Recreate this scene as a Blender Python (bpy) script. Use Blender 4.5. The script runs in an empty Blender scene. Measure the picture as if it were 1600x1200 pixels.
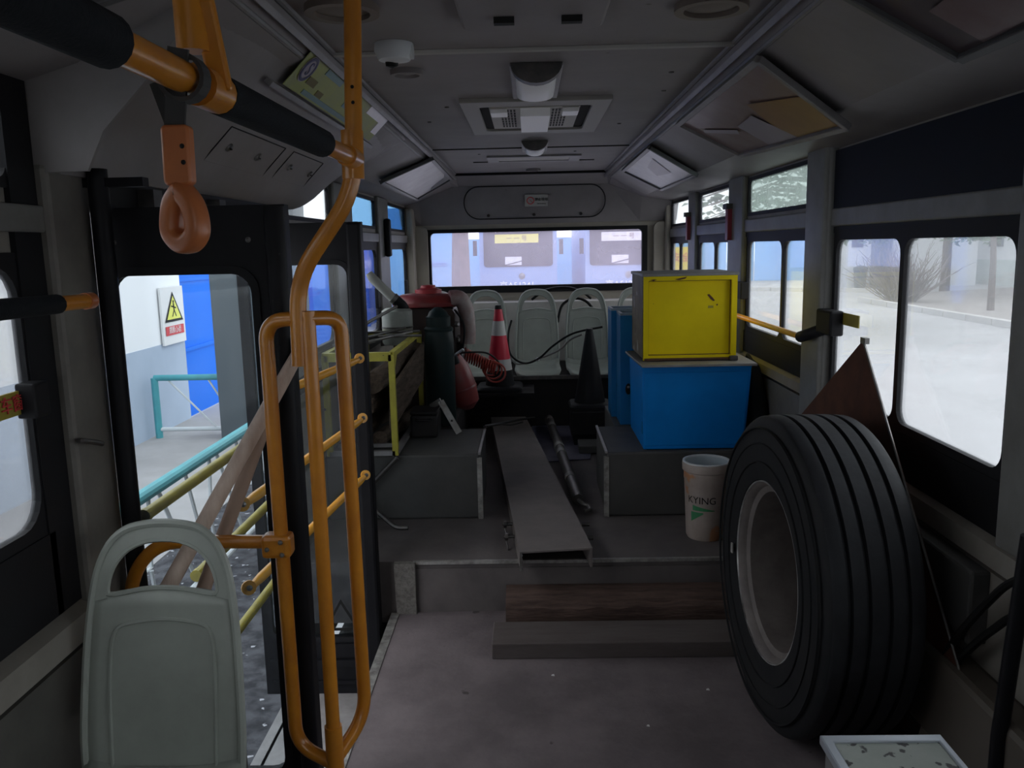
import bpy, bmesh, math, random
from mathutils import Vector, Matrix, Euler
PI = math.pi
rnd = random.Random(7)
S = bpy.context.scene
COL = S.collection

# ------------------------------------------------------------------ camera
cam_d = bpy.data.cameras.new('camera')
cam_d.sensor_width = 36.0
cam_d.lens = 1300.0 / 1600.0 * 36.0
cam_d.clip_end = 500
cam_o = bpy.data.objects.new('camera', cam_d)
COL.objects.link(cam_o)
cR = Vector((0.99956975, 0.01972813, -0.02170509))
cU = Vector((0.01820013, 0.16313642, 0.98643564))
cF = Vector((-0.02300142, 0.98640626, -0.16270718))
cam_o.matrix_world = Matrix(((cR.x, cU.x, -cF.x, 0.0), (cR.y, cU.y, -cF.y, 0.0), (cR.z, cU.z, -cF.z, 1.55), (0, 0, 0, 1)))
S.camera = cam_o

# ------------------------------------------------------------------ world, sun, exposure
world = bpy.data.worlds.new('overcast_sky')
S.world = world
world.use_nodes = True
wt = world.node_tree
wt.nodes.clear()
w_out = wt.nodes.new('ShaderNodeOutputWorld')
w_bg = wt.nodes.new('ShaderNodeBackground')
w_tc = wt.nodes.new('ShaderNodeTexCoord')
w_sep = wt.nodes.new('ShaderNodeSeparateXYZ')
w_rmp = wt.nodes.new('ShaderNodeValToRGB')
w_rmp.color_ramp.elements[0].position = 0.0
w_rmp.color_ramp.elements[0].color = (0.84, 0.86, 0.88, 1)
w_rmp.color_ramp.elements[1].position = 1.0
w_rmp.color_ramp.elements[1].color = (0.94, 0.96, 0.99, 1)
wt.links.new(w_tc.outputs['Generated'], w_sep.inputs[0])
wt.links.new(w_sep.outputs['Z'], w_rmp.inputs[0])
wt.links.new(w_rmp.outputs[0], w_bg.inputs[0])
w_bg.inputs[1].default_value = 1.25
wt.links.new(w_bg.outputs[0], w_out.inputs[0])
S.view_settings.view_transform = 'Standard'
S.view_settings.look = 'None'
S.view_settings.gamma = 1
S.view_settings.use_curve_mapping = False
S.view_settings.exposure = 1.42
S.cycles.use_denoising = True
S.cycles.max_bounces = 10
S.cycles.diffuse_bounces = 6
S.cycles.transparent_max_bounces = 16
S.cycles.caustics_reflective = False
S.cycles.caustics_refractive = False
S.cycles.sample_clamp_indirect = 4.0

# ------------------------------------------------------------------ materials
MATS = {}
def mat(name, col, rough=0.6, metal=0.0, col2=None, scale=6.0, amt=0.5, bump=0.0, bscale=40.0, spots=None, spot_scale=30.0, spot_cut=0.68, stretch=(1, 1, 1), coat=0.0, spec=.5):
    m = bpy.data.materials.new(name); m.use_nodes = True
    nt = m.node_tree; b = nt.nodes['Principled BSDF']
    b.inputs['Roughness'].default_value = rough
    b.inputs['Metallic'].default_value = metal
    b.inputs['Coat Weight'].default_value = coat
    b.inputs['Specular IOR Level'].default_value = spec if max(col) > .04 else min(spec, .16)
    b.inputs['Base Color'].default_value = (*col, 1)
    tc = nt.nodes.new('ShaderNodeTexCoord'); mp = nt.nodes.new('ShaderNodeMapping')
    mp.inputs['Scale'].default_value = stretch
    nt.links.new(tc.outputs['Object'], mp.inputs[0])
    last = None
    if col2 is not None:
        n = nt.nodes.new('ShaderNodeTexNoise'); n.inputs['Scale'].default_value = scale; n.inputs['Detail'].default_value = 6; n.inputs['Roughness'].default_value = 0.65
        r = nt.nodes.new('ShaderNodeValToRGB')
        r.color_ramp.elements[0].position = 0.5 - 0.22 * (1.2 - amt); r.color_ramp.elements[1].position = 0.5 + 0.22 * (1.2 - amt)
        r.color_ramp.elements[0].color = (*col, 1); r.color_ramp.elements[1].color = (*col2, 1)
        nt.links.new(mp.outputs[0], n.inputs[0]); nt.links.new(n.outputs[0], r.inputs[0])
        last = r.outputs[0]
        nt.links.new(last, b.inputs['Base Color'])
    if spots is not None:
        n2 = nt.nodes.new('ShaderNodeTexNoise'); n2.inputs['Scale'].default_value = spot_scale; n2.inputs['Detail'].default_value = 3
        r2 = nt.nodes.new('ShaderNodeValToRGB'); r2.color_ramp.elements[0].position = spot_cut; r2.color_ramp.elements[1].position = spot_cut + 0.03
        r2.color_ramp.elements[0].color = (0, 0, 0, 1); r2.color_ramp.elements[1].color = (1, 1, 1, 1)
        mx = nt.nodes.new('ShaderNodeMix'); mx.data_type = 'RGBA'
        nt.links.new(mp.outputs[0], n2.inputs[0]); nt.links.new(n2.outputs[0], r2.inputs[0]); nt.links.new(r2.outputs[0], mx.inputs[0])
        if last is not None: nt.links.new(last, mx.inputs[6])
        else: mx.inputs[6].default_value = (*col, 1)
        mx.inputs[7].default_value = (*spots, 1)
        nt.links.new(mx.outputs[2], b.inputs['Base Color'])
    if bump > 0:
        nb = nt.nodes.new('ShaderNodeTexNoise'); nb.inputs['Scale'].default_value = bscale; nb.inputs['Detail'].default_value = 5
        bp = nt.nodes.new('ShaderNodeBump'); bp.inputs['Strength'].default_value = bump; bp.inputs['Distance'].default_value = 0.01
        nt.links.new(mp.outputs[0], nb.inputs[0]); nt.links.new(nb.outputs[0], bp.inputs['Height']); nt.links.new(bp.outputs[0], b.inputs['Normal'])
    MATS[name] = m
    return m

def glass(name, tint=(0.95, 0.97, 0.97), dust=0.05, dust_col=(0.8, 0.8, 0.82), scale=3.0, gloss=0.06):
    """A thin pane: clear transmission, a faint reflection and a film of dust that scatters light."""
    m = bpy.data.materials.new(name); m.use_nodes = True
    nt = m.node_tree; nt.nodes.clear()
    out = nt.nodes.new('ShaderNodeOutputMaterial')
    tr = nt.nodes.new('ShaderNodeBsdfTransparent'); tr.inputs[0].default_value = (*tint, 1)
    gl = nt.nodes.new('ShaderNodeBsdfGlossy'); gl.inputs['Roughness'].default_value = 0.05
    fr = nt.nodes.new('ShaderNodeFresnel'); fr.inputs[0].default_value = 1.3
    mu = nt.nodes.new('ShaderNodeMath'); mu.operation = 'MULTIPLY'; mu.inputs[1].default_value = gloss * 10
    mx = nt.nodes.new('ShaderNodeMixShader')
    nt.links.new(fr.outputs[0], mu.inputs[0]); nt.links.new(mu.outputs[0], mx.inputs[0])
    nt.links.new(tr.outputs[0], mx.inputs[1]); nt.links.new(gl.outputs[0], mx.inputs[2])
    df = nt.nodes.new('ShaderNodeBsdfDiffuse'); df.inputs[0].default_value = (*dust_col, 1)
    tl = nt.nodes.new('ShaderNodeBsdfTranslucent'); tl.inputs[0].default_value = (*dust_col, 1)
    ad = nt.nodes.new('ShaderNodeMixShader'); ad.inputs[0].default_value = 0.75
    nt.links.new(df.outputs[0], ad.inputs[1]); nt.links.new(tl.outputs[0], ad.inputs[2])
    tc = nt.nodes.new('ShaderNodeTexCoord'); n = nt.nodes.new('ShaderNodeTexNoise'); n.inputs['Scale'].default_value = scale; n.inputs['Detail'].default_value = 4
    mr = nt.nodes.new('ShaderNodeMapRange'); mr.inputs[1].default_value = 0.3; mr.inputs[2].default_value = 0.7
    mr.inputs[3].default_value = dust * 0.75; mr.inputs[4].default_value = min(1, dust * 1.25)
    nt.links.new(tc.outputs['Object'], n.inputs[0]); nt.links.new(n.outputs[0], mr.inputs[0])
    m2 = nt.nodes.new('ShaderNodeMixShader')
    nt.links.new(mr.outputs[0], m2.inputs[0]); nt.links.new(mx.outputs[0], m2.inputs[1]); nt.links.new(ad.outputs[0], m2.inputs[2])
    nt.links.new(m2.outputs[0], out.inputs[0])
    MATS[name] = m
    return m

WALLC = mat('cream_wall_panel', (.255, .238, .212), .6, col2=(.19, .172, .15), scale=4, bump=.1)
PILLC = mat('grey_pillar_paint', (0.195, 0.195, 0.188), .45, col2=(0.150, 0.146, 0.135), scale=7)
CEILC = mat('grey_ceiling_laminate', (.235, .212, .216), .6, col2=(.195, .175, .178), scale=3, spots=(.09, .075, .07), spot_scale=14, spot_cut=.76)
COVEC = mat('grey_cove_plastic', (.250, .230, .232), .5, col2=(.20, .182, .178), scale=3)
TRIMC = mat('grey_trim_aluminium', (.25, .24, .245), .45, .2, col2=(.19, .18, .18), scale=9)
FLOORC = mat('dusty_floor_sheet', (.108, .090, .096), .75, col2=(.175, .148, .155), scale=3.2, amt=.55, bump=.15, bscale=60, spots=(.05, .042, .04), spot_scale=9, spot_cut=.70)
STEPC = mat('grey_step_sheet', (.085, .074, .075), .75, col2=(.125, .108, .106), scale=5, bump=.15)
BOXC = mat('grey_arch_sheet', (0.050, 0.050, 0.050), .7, col2=(0.070, 0.068, 0.065), scale=5, bump=.1)
BENCHC = mat('dark_bench_panel', (.012, .012, .014), .6, col2=(.02, .018, .018), scale=6)
ALU = mat('worn_aluminium_edge', (.45, .44, .42), .45, .6, col2=(.2, .19, .18), scale=25)
RUB = mat('black_rubber', (.012, .012, .014), .55)
BLK = mat('black_paint', (.006, .006, .008), .5, col2=(.010, .010, .012), scale=8, spots=(.05, .05, .048), spot_scale=45, spot_cut=.74)
BLKF = mat('black_foam', (.012, .014, .017), .85, bump=.2, bscale=200)
NAVY = mat('dark_navy_panel', (0.007, 0.009, 0.017), .6)
YEL = mat('orange_yellow_rail_paint', (0.589, 0.228, 0.019), .32, col2=(0.475, 0.171, 0.017), scale=12, coat=.3)
YELB = mat('bright_yellow_bar_paint', (.80, .38, .03), .35, col2=(.66, .30, .03), scale=12)
OLIV = mat('olive_yellow_bar_paint', (.34, .28, .03), .5, col2=(.22, .18, .03), scale=14)
ORA = mat('orange_plastic_grip', (.55, .18, .06), .35, col2=(.45, .14, .05), scale=15)
WEB = mat('grey_webbing', (.05, .05, .05), .9)
SEATC = mat('grey_seat_plastic', (.345, .375, .335), .40, col2=(.285, .305, .275), scale=5)
TIREC = mat('tyre_rubber', (0.011, 0.012, 0.014), .62, col2=(0.017, 0.017, 0.018), scale=9, bump=.1)
TREADC = mat('worn_tread_rubber', (0.027, 0.029, 0.033), .6, col2=(0.021, 0.021, 0.024), scale=12, bump=.1)
RIMC = mat('dusty_rim_steel', (.17, .15, .14), .6, .1, col2=(.11, .095, .09), scale=10)
RIMB = mat('bare_rim_edge', (.75, .75, .75), .35, .5, col2=(.16, .15, .15), scale=6)
RUST = mat('rusty_steel_plate', (.105, .045, .030), .8, .0, col2=(.06, .028, .022), scale=6, bump=.1, spec=.2)
WOODB = mat('grimy_timber', (.115, .075, .062), .8, col2=(.05, .032, .027), spec=.3, scale=5, stretch=(1, 9, 9), bump=.5, bscale=14)
WOODC = mat('dirty_planed_timber', (.105, .088, .086), .8, col2=(.078, .062, .060), scale=4, stretch=(1, 6, 6), bump=.1)
WOODP = mat('pale_wooden_shaft', (.62, .50, .42), .6, col2=(.48, .36, .29), scale=8, stretch=(6, 6, 1))
WOODL = mat('brown_log_wood', (.115, .085, .066), .85, col2=(.045, .033, .025), scale=6, stretch=(6, 1, 6), bump=.5, bscale=20, spec=.2)
CHAN = mat('dusty_channel_steel', (.130, .113, .108), .7, .1, col2=(.185, .160, .152), scale=4, bump=.1)
STEEL = mat('dull_steel', (.25, .25, .25), .4, .7, col2=(.14, .13, .12), scale=12)
DSTEEL = mat('dark_oily_steel', (.05, .05, .052), .4, .5, col2=(.10, .09, .085), scale=20)
TAPE = mat('pale_tape', (.22, .22, .21), .6)
BLUEC = mat('blue_cabinet_paint', (.0, .225, .68), .45, col2=(.0, .19, .59), scale=4, spots=(.01, .04, .10), spot_scale=22, spot_cut=.76, spec=.2)
BLUED = mat('dark_blue_locker_paint', (.005, .15, .38), .45, col2=(.004, .12, .32), scale=5, spec=.2)
YBOX = mat('yellow_box_paint', (.78, .62, .0), .5, col2=(.68, .53, .0), scale=3, spots=(.12, .06, .02), spot_scale=11, spot_cut=.76, spec=.2)
YBOXS = mat('scraped_box_side', (.17, .14, .08), .6, col2=(.09, .06, .04), scale=9, spots=(.35, .33, .30), spot_scale=12, spot_cut=.64)
RUST_SHADE = mat('brown_paint_loss_and_shade', (.09, .035, .02), .8)
GREYT = mat('grey_lid_sheet', (.26, .26, .26), .5, .2, col2=(.2, .19, .18), scale=8)
CREAMB = mat('stained_bucket_plastic', (.42, .36, .33), .45, col2=(.33, .27, .23), scale=7, spots=(.42, .20, .10), spot_scale=7, spot_cut=.60)
WHITEP = mat('white_plastic', (.60, .62, .64), .4)
LAMPW = mat('white_lamp_lens', (.92, .91, .93), .35)
CONER = mat('cone_red', (.60, .012, .045), .45)
CONEW = mat('cone_white_band', (.55, .54, .52), .5)
CONEB = mat('cone_black', (.012, .012, .014), .55)
REDP = mat('red_machine_paint', (.22, .022, .022), .4, col2=(.15, .02, .02), scale=10)
REDC = mat('red_cylinder_paint', (.26, .035, .030), .4, col2=(.20, .05, .05), scale=8)
DGRN = mat('dark_green_cylinder_paint', (.014, .028, .030), .45, col2=(.02, .03, .03), scale=10)
GREYM = mat('grey_green_tin', (.34, .37, .34), .5, col2=(.25, .26, .24), scale=8)
REDH = mat('red_hose', (.38, .05, .035), .45)
GRYB = mat('black_cable', (.012, .012, .012), .5)
GRYW = mat('grey_cable', (.20, .19, .18), .5)
YFR = mat('yellow_angle_iron', (.42, .38, .03), .5, col2=(.32, .28, .03), scale=12, spots=(.08, .06, .02), spot_scale=40, spot_cut=.7)
PURP = mat('purple_grey_mat', (.075, .075, .125), .6, col2=(.12, .115, .16), scale=7, amt=.8)
SPECK = mat('spotted_white_lid', (.44, .47, .44), .5, col2=(.36, .40, .36), scale=7, spots=(.07, .07, .07), spot_scale=26, spot_cut=.60)
BRIGHTM = mat('bright_metal_edge', (.50, .54, .60), .35, .5)
CREAMW = mat('cream_rear_pillar', (0.357, 0.323, 0.272), .55, col2=(0.306, 0.272, 0.230), scale=5)
POSTM = mat('faded_maroon_print', (.14, .075, .075), .35, col2=(.19, .14, .14), scale=5)
POSTO = mat('faded_orange_print', (.24, .12, .035), .35, col2=(.18, .08, .03), scale=7)
POSTG = mat('faded_lilac_print', (.26, .23, .27), .35)
POSTW = mat('faded_white_poster', (.82, .79, .84), .35, col2=(.68, .64, .70), scale=6)
POSTD = mat('dark_print', (.045, .03, .035), .35, col2=(.07, .05, .05), scale=5)
POSTY = mat('yellow_green_print', (.30, .33, .06), .5, col2=(.25, .28, .10), scale=8)
POSTB = mat('blue_green_print', (.14, .24, .24), .5)
INKB = mat('navy_ink', (.03, .03, .10), .5)
INKK = mat('black_ink', (.015, .015, .015), .6)
INKR = mat('red_ink', (.55, .04, .05), .6)
INKGR = mat('green_ink', (.03, .20, .08), .6)
PAPER = mat('pale_paper', (.38, .37, .35), .6)
PAPERW = mat('white_sign_board', (.70, .70, .70), .6)
SIGNY = mat('yellow_sign_print', (.70, .70, .12), .6)
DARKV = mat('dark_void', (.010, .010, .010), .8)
GRILL = mat('cream_air_grille', (.36, .34, .30), .5)
REDS = mat('red_handrail_plastic', (.26, .015, .04), .4)
G_SIDE = glass('hazy_side_glass', (.95, .97, .98), .07, (.85, .88, .92))
G_FROST = glass('misted_upper_glass', (.80, .88, .86), .35, (.45, .50, .48), 9)
G_REAR = glass('dusty_rear_glass', (.92, .92, .96), .29, (.72, .66, .80), 1.4)
G_BLUE = glass('blue_tinted_glass', (.42, .62, .80), .03, (.5, .65, .8))
G_CLEAN = glass('clean_left_glass', (.95, .97, .98), .015, (.7, .75, .78), 2, .04)
G_DOOR = glass('door_glass', (.86, .90, .92), .018, (.7, .75, .78), 2, .10)
G_DARK = glass('dark_bus_glass', (.10, .11, .13), .45, (.26, .24, .26), 2, .12)
# outdoor surfaces
GRND = mat('pale_dusty_concrete', (.50, .50, .51), .9, col2=(.40, .395, .40), scale=.45, amt=.3)
PAVE = mat('grey_pavement', (.26, .25, .25), .9, col2=(.34, .33, .33), scale=1.2)
GRAV = mat('dark_gravel', (.035, .035, .04), .9, col2=(.09, .09, .10), scale=9, amt=.8, spots=(.42, .42, .45), spot_scale=20, spot_cut=.66)
OWHT = mat('whitewashed_wall', (.80, .81, .83), .9)
OBLU = mat('pale_blue_dado', (.40, .47, .58), .9, col2=(.36, .43, .53), scale=2)
OBLG = mat('vivid_blue_gate', (.004, .15, .72), .5, spec=.2)
OBLS = mat('sky_blue_fence', (.14, .36, .66), .6, col2=(.17, .40, .68), scale=.6)
OTEAL = mat('teal_rail_paint', (.06, .34, .38), .5, col2=(.05, .26, .30), scale=8)
OPALE = mat('pale_lattice_paint', (.55, .58, .60), .6)
OGREY = mat('dark_grey_steel_door', (.07, .085, .095), .5)
BUSB = mat('bus_blue_paint', (.14, .30, .66), .4)
BUSW = mat('bus_pale_paint', (.24, .35, .62), .4)
BARK = mat('grey_bark', (.16, .12, .11), .9, col2=(.10, .08, .07), scale=6)
LEAFD = mat('conifer_needles', (.10, .16, .10), .8, col2=(.16, .22, .15), scale=4)
SHRUB = mat('bare_shrub_twigs', (.26, .23, .22), .9)
SOILC = mat('dry_soil', (.36, .33, .31), .95, col2=(.30, .28, .27), scale=2)
KERBC = mat('pale_kerb_stone', (.60, .59, .57), .9)
BGREY = mat('blue_grey_column', (.13, .16, .20), .7)
PINK = mat('pink_poster_board', (.62, .35, .36), .7)
LEDY = mat('yellow_route_panel', (.80, .70, .10), .5)
OYEL = mat('yellow_notice', (.85, .60, .03), .6)

WHITEL = mat('white_lettering_paint', (.95, .95, .95), .6)
# ------------------------------------------------------------------ mesh helpers
class B:
    def __init__(s): s.v = []; s.f = []
    def add(s, vs, fs):
        o = len(s.v); s.v += [tuple(p) for p in vs]; s.f += [tuple(i + o for i in f) for f in fs]; return s
    def box(s, x0, x1, y0, y1, z0, z1):
        return s.add([(x0, y0, z0), (x1, y0, z0), (x1, y1, z0), (x0, y1, z0), (x0, y0, z1), (x1, y0, z1), (x1, y1, z1), (x0, y1, z1)],
                     [(0, 3, 2, 1), (4, 5, 6, 7), (0, 1, 5, 4), (1, 2, 6, 5), (2, 3, 7, 6), (3, 0, 4, 7)])
    def bar(s, a, b, w, h, up=(0, 0, 1)):
        a, b = Vector(a), Vector(b); d = (b - a).normalized(); u = Vector(up)
        if abs(d.dot(u)) > .98: u = Vector((0, 1, 0))
        r = d.cross(u).normalized() * w / 2; t = r.cross(d).normalized() * h / 2
        vs = [p + x for p in (a, b) for x in (-r - t, r - t, r + t, -r + t)]
        return s.add(vs, [(0, 1, 2, 3), (7, 6, 5, 4), (0, 4, 5, 1), (1, 5, 6, 2), (2, 6, 7, 3), (3, 7, 4, 0)])
    def tube(s, pts, r, n=12, caps=True, rs=None):
        pts = [Vector(p) for p in pts]; m = len(pts); T = []
        for i in range(m):
            d = (pts[min(i + 1, m - 1)] - pts[max(i - 1, 0)])
            T.append(d.normalized())
        u = Vector((0, 0, 1)) if abs(T[0].z) < .9 else Vector((1, 0, 0))
        u = (u - T[0] * u.dot(T[0])).normalized(); rings = []
        for i in range(m):
            u = (u - T[i] * u.dot(T[i])).normalized(); w = T[i].cross(u)
            rr = rs[i] if rs else r
            rings.append([pts[i] + rr * (math.cos(2 * PI * k / n) * u + math.sin(2 * PI * k / n) * w) for k in range(n)])
        return s.loft(rings, True, caps)
    def loft(s, rings, closed=True, caps=True):
        n = len(rings[0]); vs = [p for r in rings for p in r]; fs = []
        for i in range(len(rings) - 1):
            for k in range(n if closed else n - 1):
                a, b = i * n + k, i * n + (k + 1) % n
                fs.append((a, b, b + n, a + n))
        if caps and closed:
            fs.append(tuple(range(n - 1, -1, -1))); fs.append(tuple((len(rings) - 1) * n + k for k in range(n)))
        return s.add(vs, fs)
    def lathe(s, prof, n=32, o=(0, 0, 0), ax=(0, 0, 1), caps=True):
        o = Vector(o); ax = Vector(ax).normalized()
        u = Vector((1, 0, 0)) if abs(ax.x) < .9 else Vector((0, 1, 0))
        u = (u - ax * u.dot(ax)).normalized(); w = ax.cross(u)
        rings = [[o + ax * h + r * (math.cos(2 * PI * k / n) * u + math.sin(2 * PI * k / n) * w) for k in range(n)] for r, h in prof]
        return s.loft(rings, True, caps)
    def prism(s, poly, o, u, v, d):
        """poly in the plane o + u*a + v*b, pushed along vector d"""
        o, u, v, d = Vector(o), Vector(u), Vector(v), Vector(d)
        p = [o + u * a + v * b for a, b in poly]; n = len(p)
        return s.add(p + [q + d for q in p], [tuple(range(n - 1, -1, -1)), tuple(range(n, 2 * n))] + [(k, (k + 1) % n, (k + 1) % n + n, k + n) for k in range(n)])
    def ring(s, outer, inner, o, u, v, d):
        """a flat ring between two polygons with the same count, pushed along d"""
        o, u, v, d = Vector(o), Vector(u), Vector(v), Vector(d); n = len(outer)
        P = [o + u * a + v * b for a, b in outer]; Q = [o + u * a + v * b for a, b in inner]
        vs = P + Q + [p + d for p in P] + [q + d for q in Q]; fs = []
        for k in range(n):
            j = (k + 1) % n
            fs += [(k, j, n + j, n + k), (2 * n + j, 2 * n + k, 3 * n + k, 3 * n + j), (k, 2 * n + k, 2 * n + j, j), (n + j, 3 * n + j, 3 * n + k, n + k)]
        return s.add(vs, fs)

def rr(a0, a1, b0, b1, r, n=5):
    """rounded rectangle, 4*(n+1) points, counter-clockwise"""
    out = []
    for cx, cy, t0 in ((a1 - r, b1 - r, 0), (a0 + r, b1 - r, PI / 2), (a0 + r, b0 + r, PI), (a1 - r, b0 + r, 1.5 * PI)):
        for k in range(n + 1):
            t = t0 + PI / 2 * k / n; out.append((cx + r * math.cos(t), cy + r * math.sin(t)))
    return out
def rect_like(a0, a1, b0, b1, n=5):
    return rr(a0, a1, b0, b1, 1e-4, n)

def fillet(pts, r, n=6):
    pts = [Vector(p) for p in pts]; out = [pts[0]]
    for i in range(1, len(pts) - 1):
        a, b, c = pts[i - 1], pts[i], pts[i + 1]
        d1 = (a - b); d2 = (c - b); rr_ = min(r, d1.length * .49, d2.length * .49)
        p, q = b + d1.normalized() * rr_, b + d2.normalized() * rr_
        for k in range(n + 1):
            t = k / n; out.append((1 - t) ** 2 * p + 2 * t * (1 - t) * b + t * t * q)
    out.append(pts[-1]); return out
def curve(pts, n=8):
    pts = [Vector(p) for p in pts]; P = [pts[0]] + pts + [pts[-1]]; out = []
    for i in range(1, len(P) - 2):
        for k in range(n):
            t = k / n; a, b, c, d = P[i - 1], P[i], P[i + 1], P[i + 2]
            out.append(.5 * ((2 * b) + (c - a) * t + (2 * a - 5 * b + 4 * c - d) * t * t + (3 * b - a - 3 * c + d) * t ** 3))
    out.append(pts[-1]); return out

def base(parent):
    o = Vector((0, 0, 0)); p = parent
    while p is not None:
        o += Vector(p.get('_o', (0, 0, 0))); p = p.parent
    return o
def obj(name, b, m, parent=None, smooth=False, bevel=0, local=False, label=None, kind=None):
    me = bpy.data.meshes.new(name)
    off = Vector((0, 0, 0)) if (local or parent is None) else base(parent)
    me.from_pydata([tuple(Vector(p) - off) for p in b.v], [], b.f)
    bm = bmesh.new(); bm.from_mesh(me)
    bmesh.ops.recalc_face_normals(bm, faces=bm.faces)
    bm.to_mesh(me); bm.free()
    me.materials.append(m)
    if smooth:
        me.polygons.foreach_set('use_smooth', [True] * len(me.polygons))
        try: me.set_sharp_from_angle(angle=math.radians(38))
        except Exception: pass
    o = bpy.data.objects.new(name, me); COL.objects.link(o)
    if parent is not None: o.parent = parent
    if bevel:
        mod = o.modifiers.new('bevel', 'BEVEL'); mod.width = bevel; mod.segments = 2; mod.limit_method = 'ANGLE'
    if label: o['label'] = label
    if kind: o['kind'] = kind
    return o
def tag(o, label, cat, group=None, kind=None):
    o['label'] = label; o['category'] = cat
    if group: o['group'] = group
    if kind: o['kind'] = kind
    return o
def thing(name, label, cat, loc=(0, 0, 0), group=None, rot=None):
    o = bpy.data.objects.new(name, None); COL.objects.link(o); o.location = loc
    o['_o'] = tuple(loc)
    if rot: o.rotation_euler = rot
    return tag(o, label, cat, group)
def struct(name, b, m, parent=None, smooth=False, bevel=0):
    o = obj(name, b, m, parent, smooth, bevel)
    if parent is None: o['kind'] = 'structure'
    return o
def sroot(name, loc=(0, 0, 0)):
    o = bpy.data.objects.new(name, None); COL.objects.link(o); o.location = loc; o['_o'] = tuple(loc); o['kind'] = 'structure'
    return o
def copy_tree(o, parent=None):
    c = o.copy(); COL.objects.link(c)
    if parent is not None: c.parent = parent
    for ch in list(o.children): copy_tree(ch, c)
    return c
def text(name, s, size, o, u, v, m, parent, depth=.001, align='CENTER', label=None):
    """flat lettering in the plane through o, reading along u, upwards along v"""
    cu = bpy.data.curves.new(name, 'FONT'); cu.body = s; cu.size = size; cu.extrude = depth; cu.align_x = align; cu.align_y = 'CENTER'
    t = bpy.data.objects.new(name, cu); COL.objects.link(t)
    bpy.context.view_layer.update()
    me = bpy.data.meshes.new_from_object(t.evaluated_get(bpy.context.evaluated_depsgraph_get()))
    bpy.data.objects.remove(t)
    u, v = Vector(u).normalized(), Vector(v).normalized(); n = u.cross(v)
    off = base(parent) if parent is not None else Vector((0, 0, 0)); oo = Vector(o) - off
    for vt in me.vertices:
        vt.co = oo + u * vt.co.x + v * vt.co.y + n * vt.co.z
    me.materials.clear(); me.materials.append(m)
    r = bpy.data.objects.new(name, me); COL.objects.link(r)
    if parent is not None: r.parent = parent
    if label: r['label'] = label
    return r

# ================================================================== OUTDOORS
G0 = -.55
gd = B(); gd.add([(-60, -40, G0), (80, -40, G0), (80, 90, G0), (-60, 90, G0)], [(0, 1, 2, 3)])
struct('ground', gd, GRND)
pv = B(); pv.box(-4.4, -2.6, -6, 12, G0 - .05, G0 + .012)
struct('pavement_strip', pv, PAVE)
gv = B(); gv.box(-2.6, -1.15, 1.5, 8, G0 - .05, G0 + .008)
g_o = struct('gravel_strip', gv, GRAV)

# the boundary wall along the pavement
w = sroot('boundary_wall', (-4.4, 0, G0))
obj('wall_upper', B().box(-4.6, -4.4, -8, 10.45, .49, 3.6), OWHT, w)
obj('blue_dado', B().box(-4.62, -4.395, -8, 10.45, G0, .49), OBLU, w)
obj('wall_upper', B().box(-4.6, -4.4, 11.7, 13.0, .49, 3.6), PINK, w, label='pink painted stretch of wall')
obj('blue_dado', B().box(-4.62, -4.395, 11.7, 13.0, G0, .49), OBLU, w)
obj('lintel', B().box(-4.62, -4.38, 10.45, 11.7, 2.2, 3.6), OWHT, w)
t = thing('steel_door', 'vivid blue steel door in the white wall beside the warning sign', 'door', (-4.5, 11.0, G0))
obj('door_leaf', B().box(-4.52, -4.46, 10.47, 11.68, G0, 2.2), OBLG, t)
for zz in (.3, 1.2): obj('rib', B().box(-4.46, -4.44, 10.5, 11.65, zz, zz + .05), OBLG, t)
t = thing('blue_fence', 'vivid blue sheet fence along the yard, beyond the left rear windows', 'fence', (-4.5, 20, G0))
for k in range(9):
    y = 13.0 + k * 2
    obj('sheet', B().box(-4.55, -4.5, y, y + 1.96, G0, 2.0), OBLG, t)
    obj('post', B().box(-4.5, -4.42, y - .04, y + .04, G0, 2.05), OBLG, t)

t = thing('warning_sign', 'white board with a yellow warning triangle hung on the wall beside the blue door', 'sign', (-4.36, 10.2, .45))
obj('board', B().box(-4.385, -4.36, 9.78, 10.42, .47, 1.16), PAPERW, t)
sx = -4.355
obj('triangle_border', B().prism([(9.84, .74), (10.36, .74), (10.10, 1.10)], (sx, 0, 0), (0, 1, 0), (0, 0, 1), (.002, 0, 0)), INKK, t)
obj('triangle', B().prism([(9.90, .77), (10.30, .77), (10.10, 1.05)], (sx + .002, 0, 0), (0, 1, 0), (0, 0, 1), (.002, 0, 0)), SIGNY, t)
pg = B().lathe([(.0005, 0), (.02, .001), (.0005, .002)], 12, (sx + .005, 10.10, .98), (1, 0, 0))
pg.bar((sx + .005, 10.10, .96), (sx + .005, 10.11, .87), .002, .03)
pg.bar((sx + .005, 10.03, .93), (sx + .005, 10.17, .90), .002, .016); pg.bar((sx + .005, 10.11, .88), (sx + .005, 10.05, .80), .002, .018); pg.bar((sx + .005, 10.11, .88), (sx + .005, 10.16, .80), .002, .018)
obj('falling_figure', pg, INKK, t)
obj('red_caption', B().box(sx, sx + .002, 9.84, 10.36, .58, .69), INKR, t)
text('caption_lettering', '当心滑跌', .09, (sx + .004, 10.10, .635), (0, -1, 0), (0, 0, 1), PAPERW, t).scale = (1, 1, 1)

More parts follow.
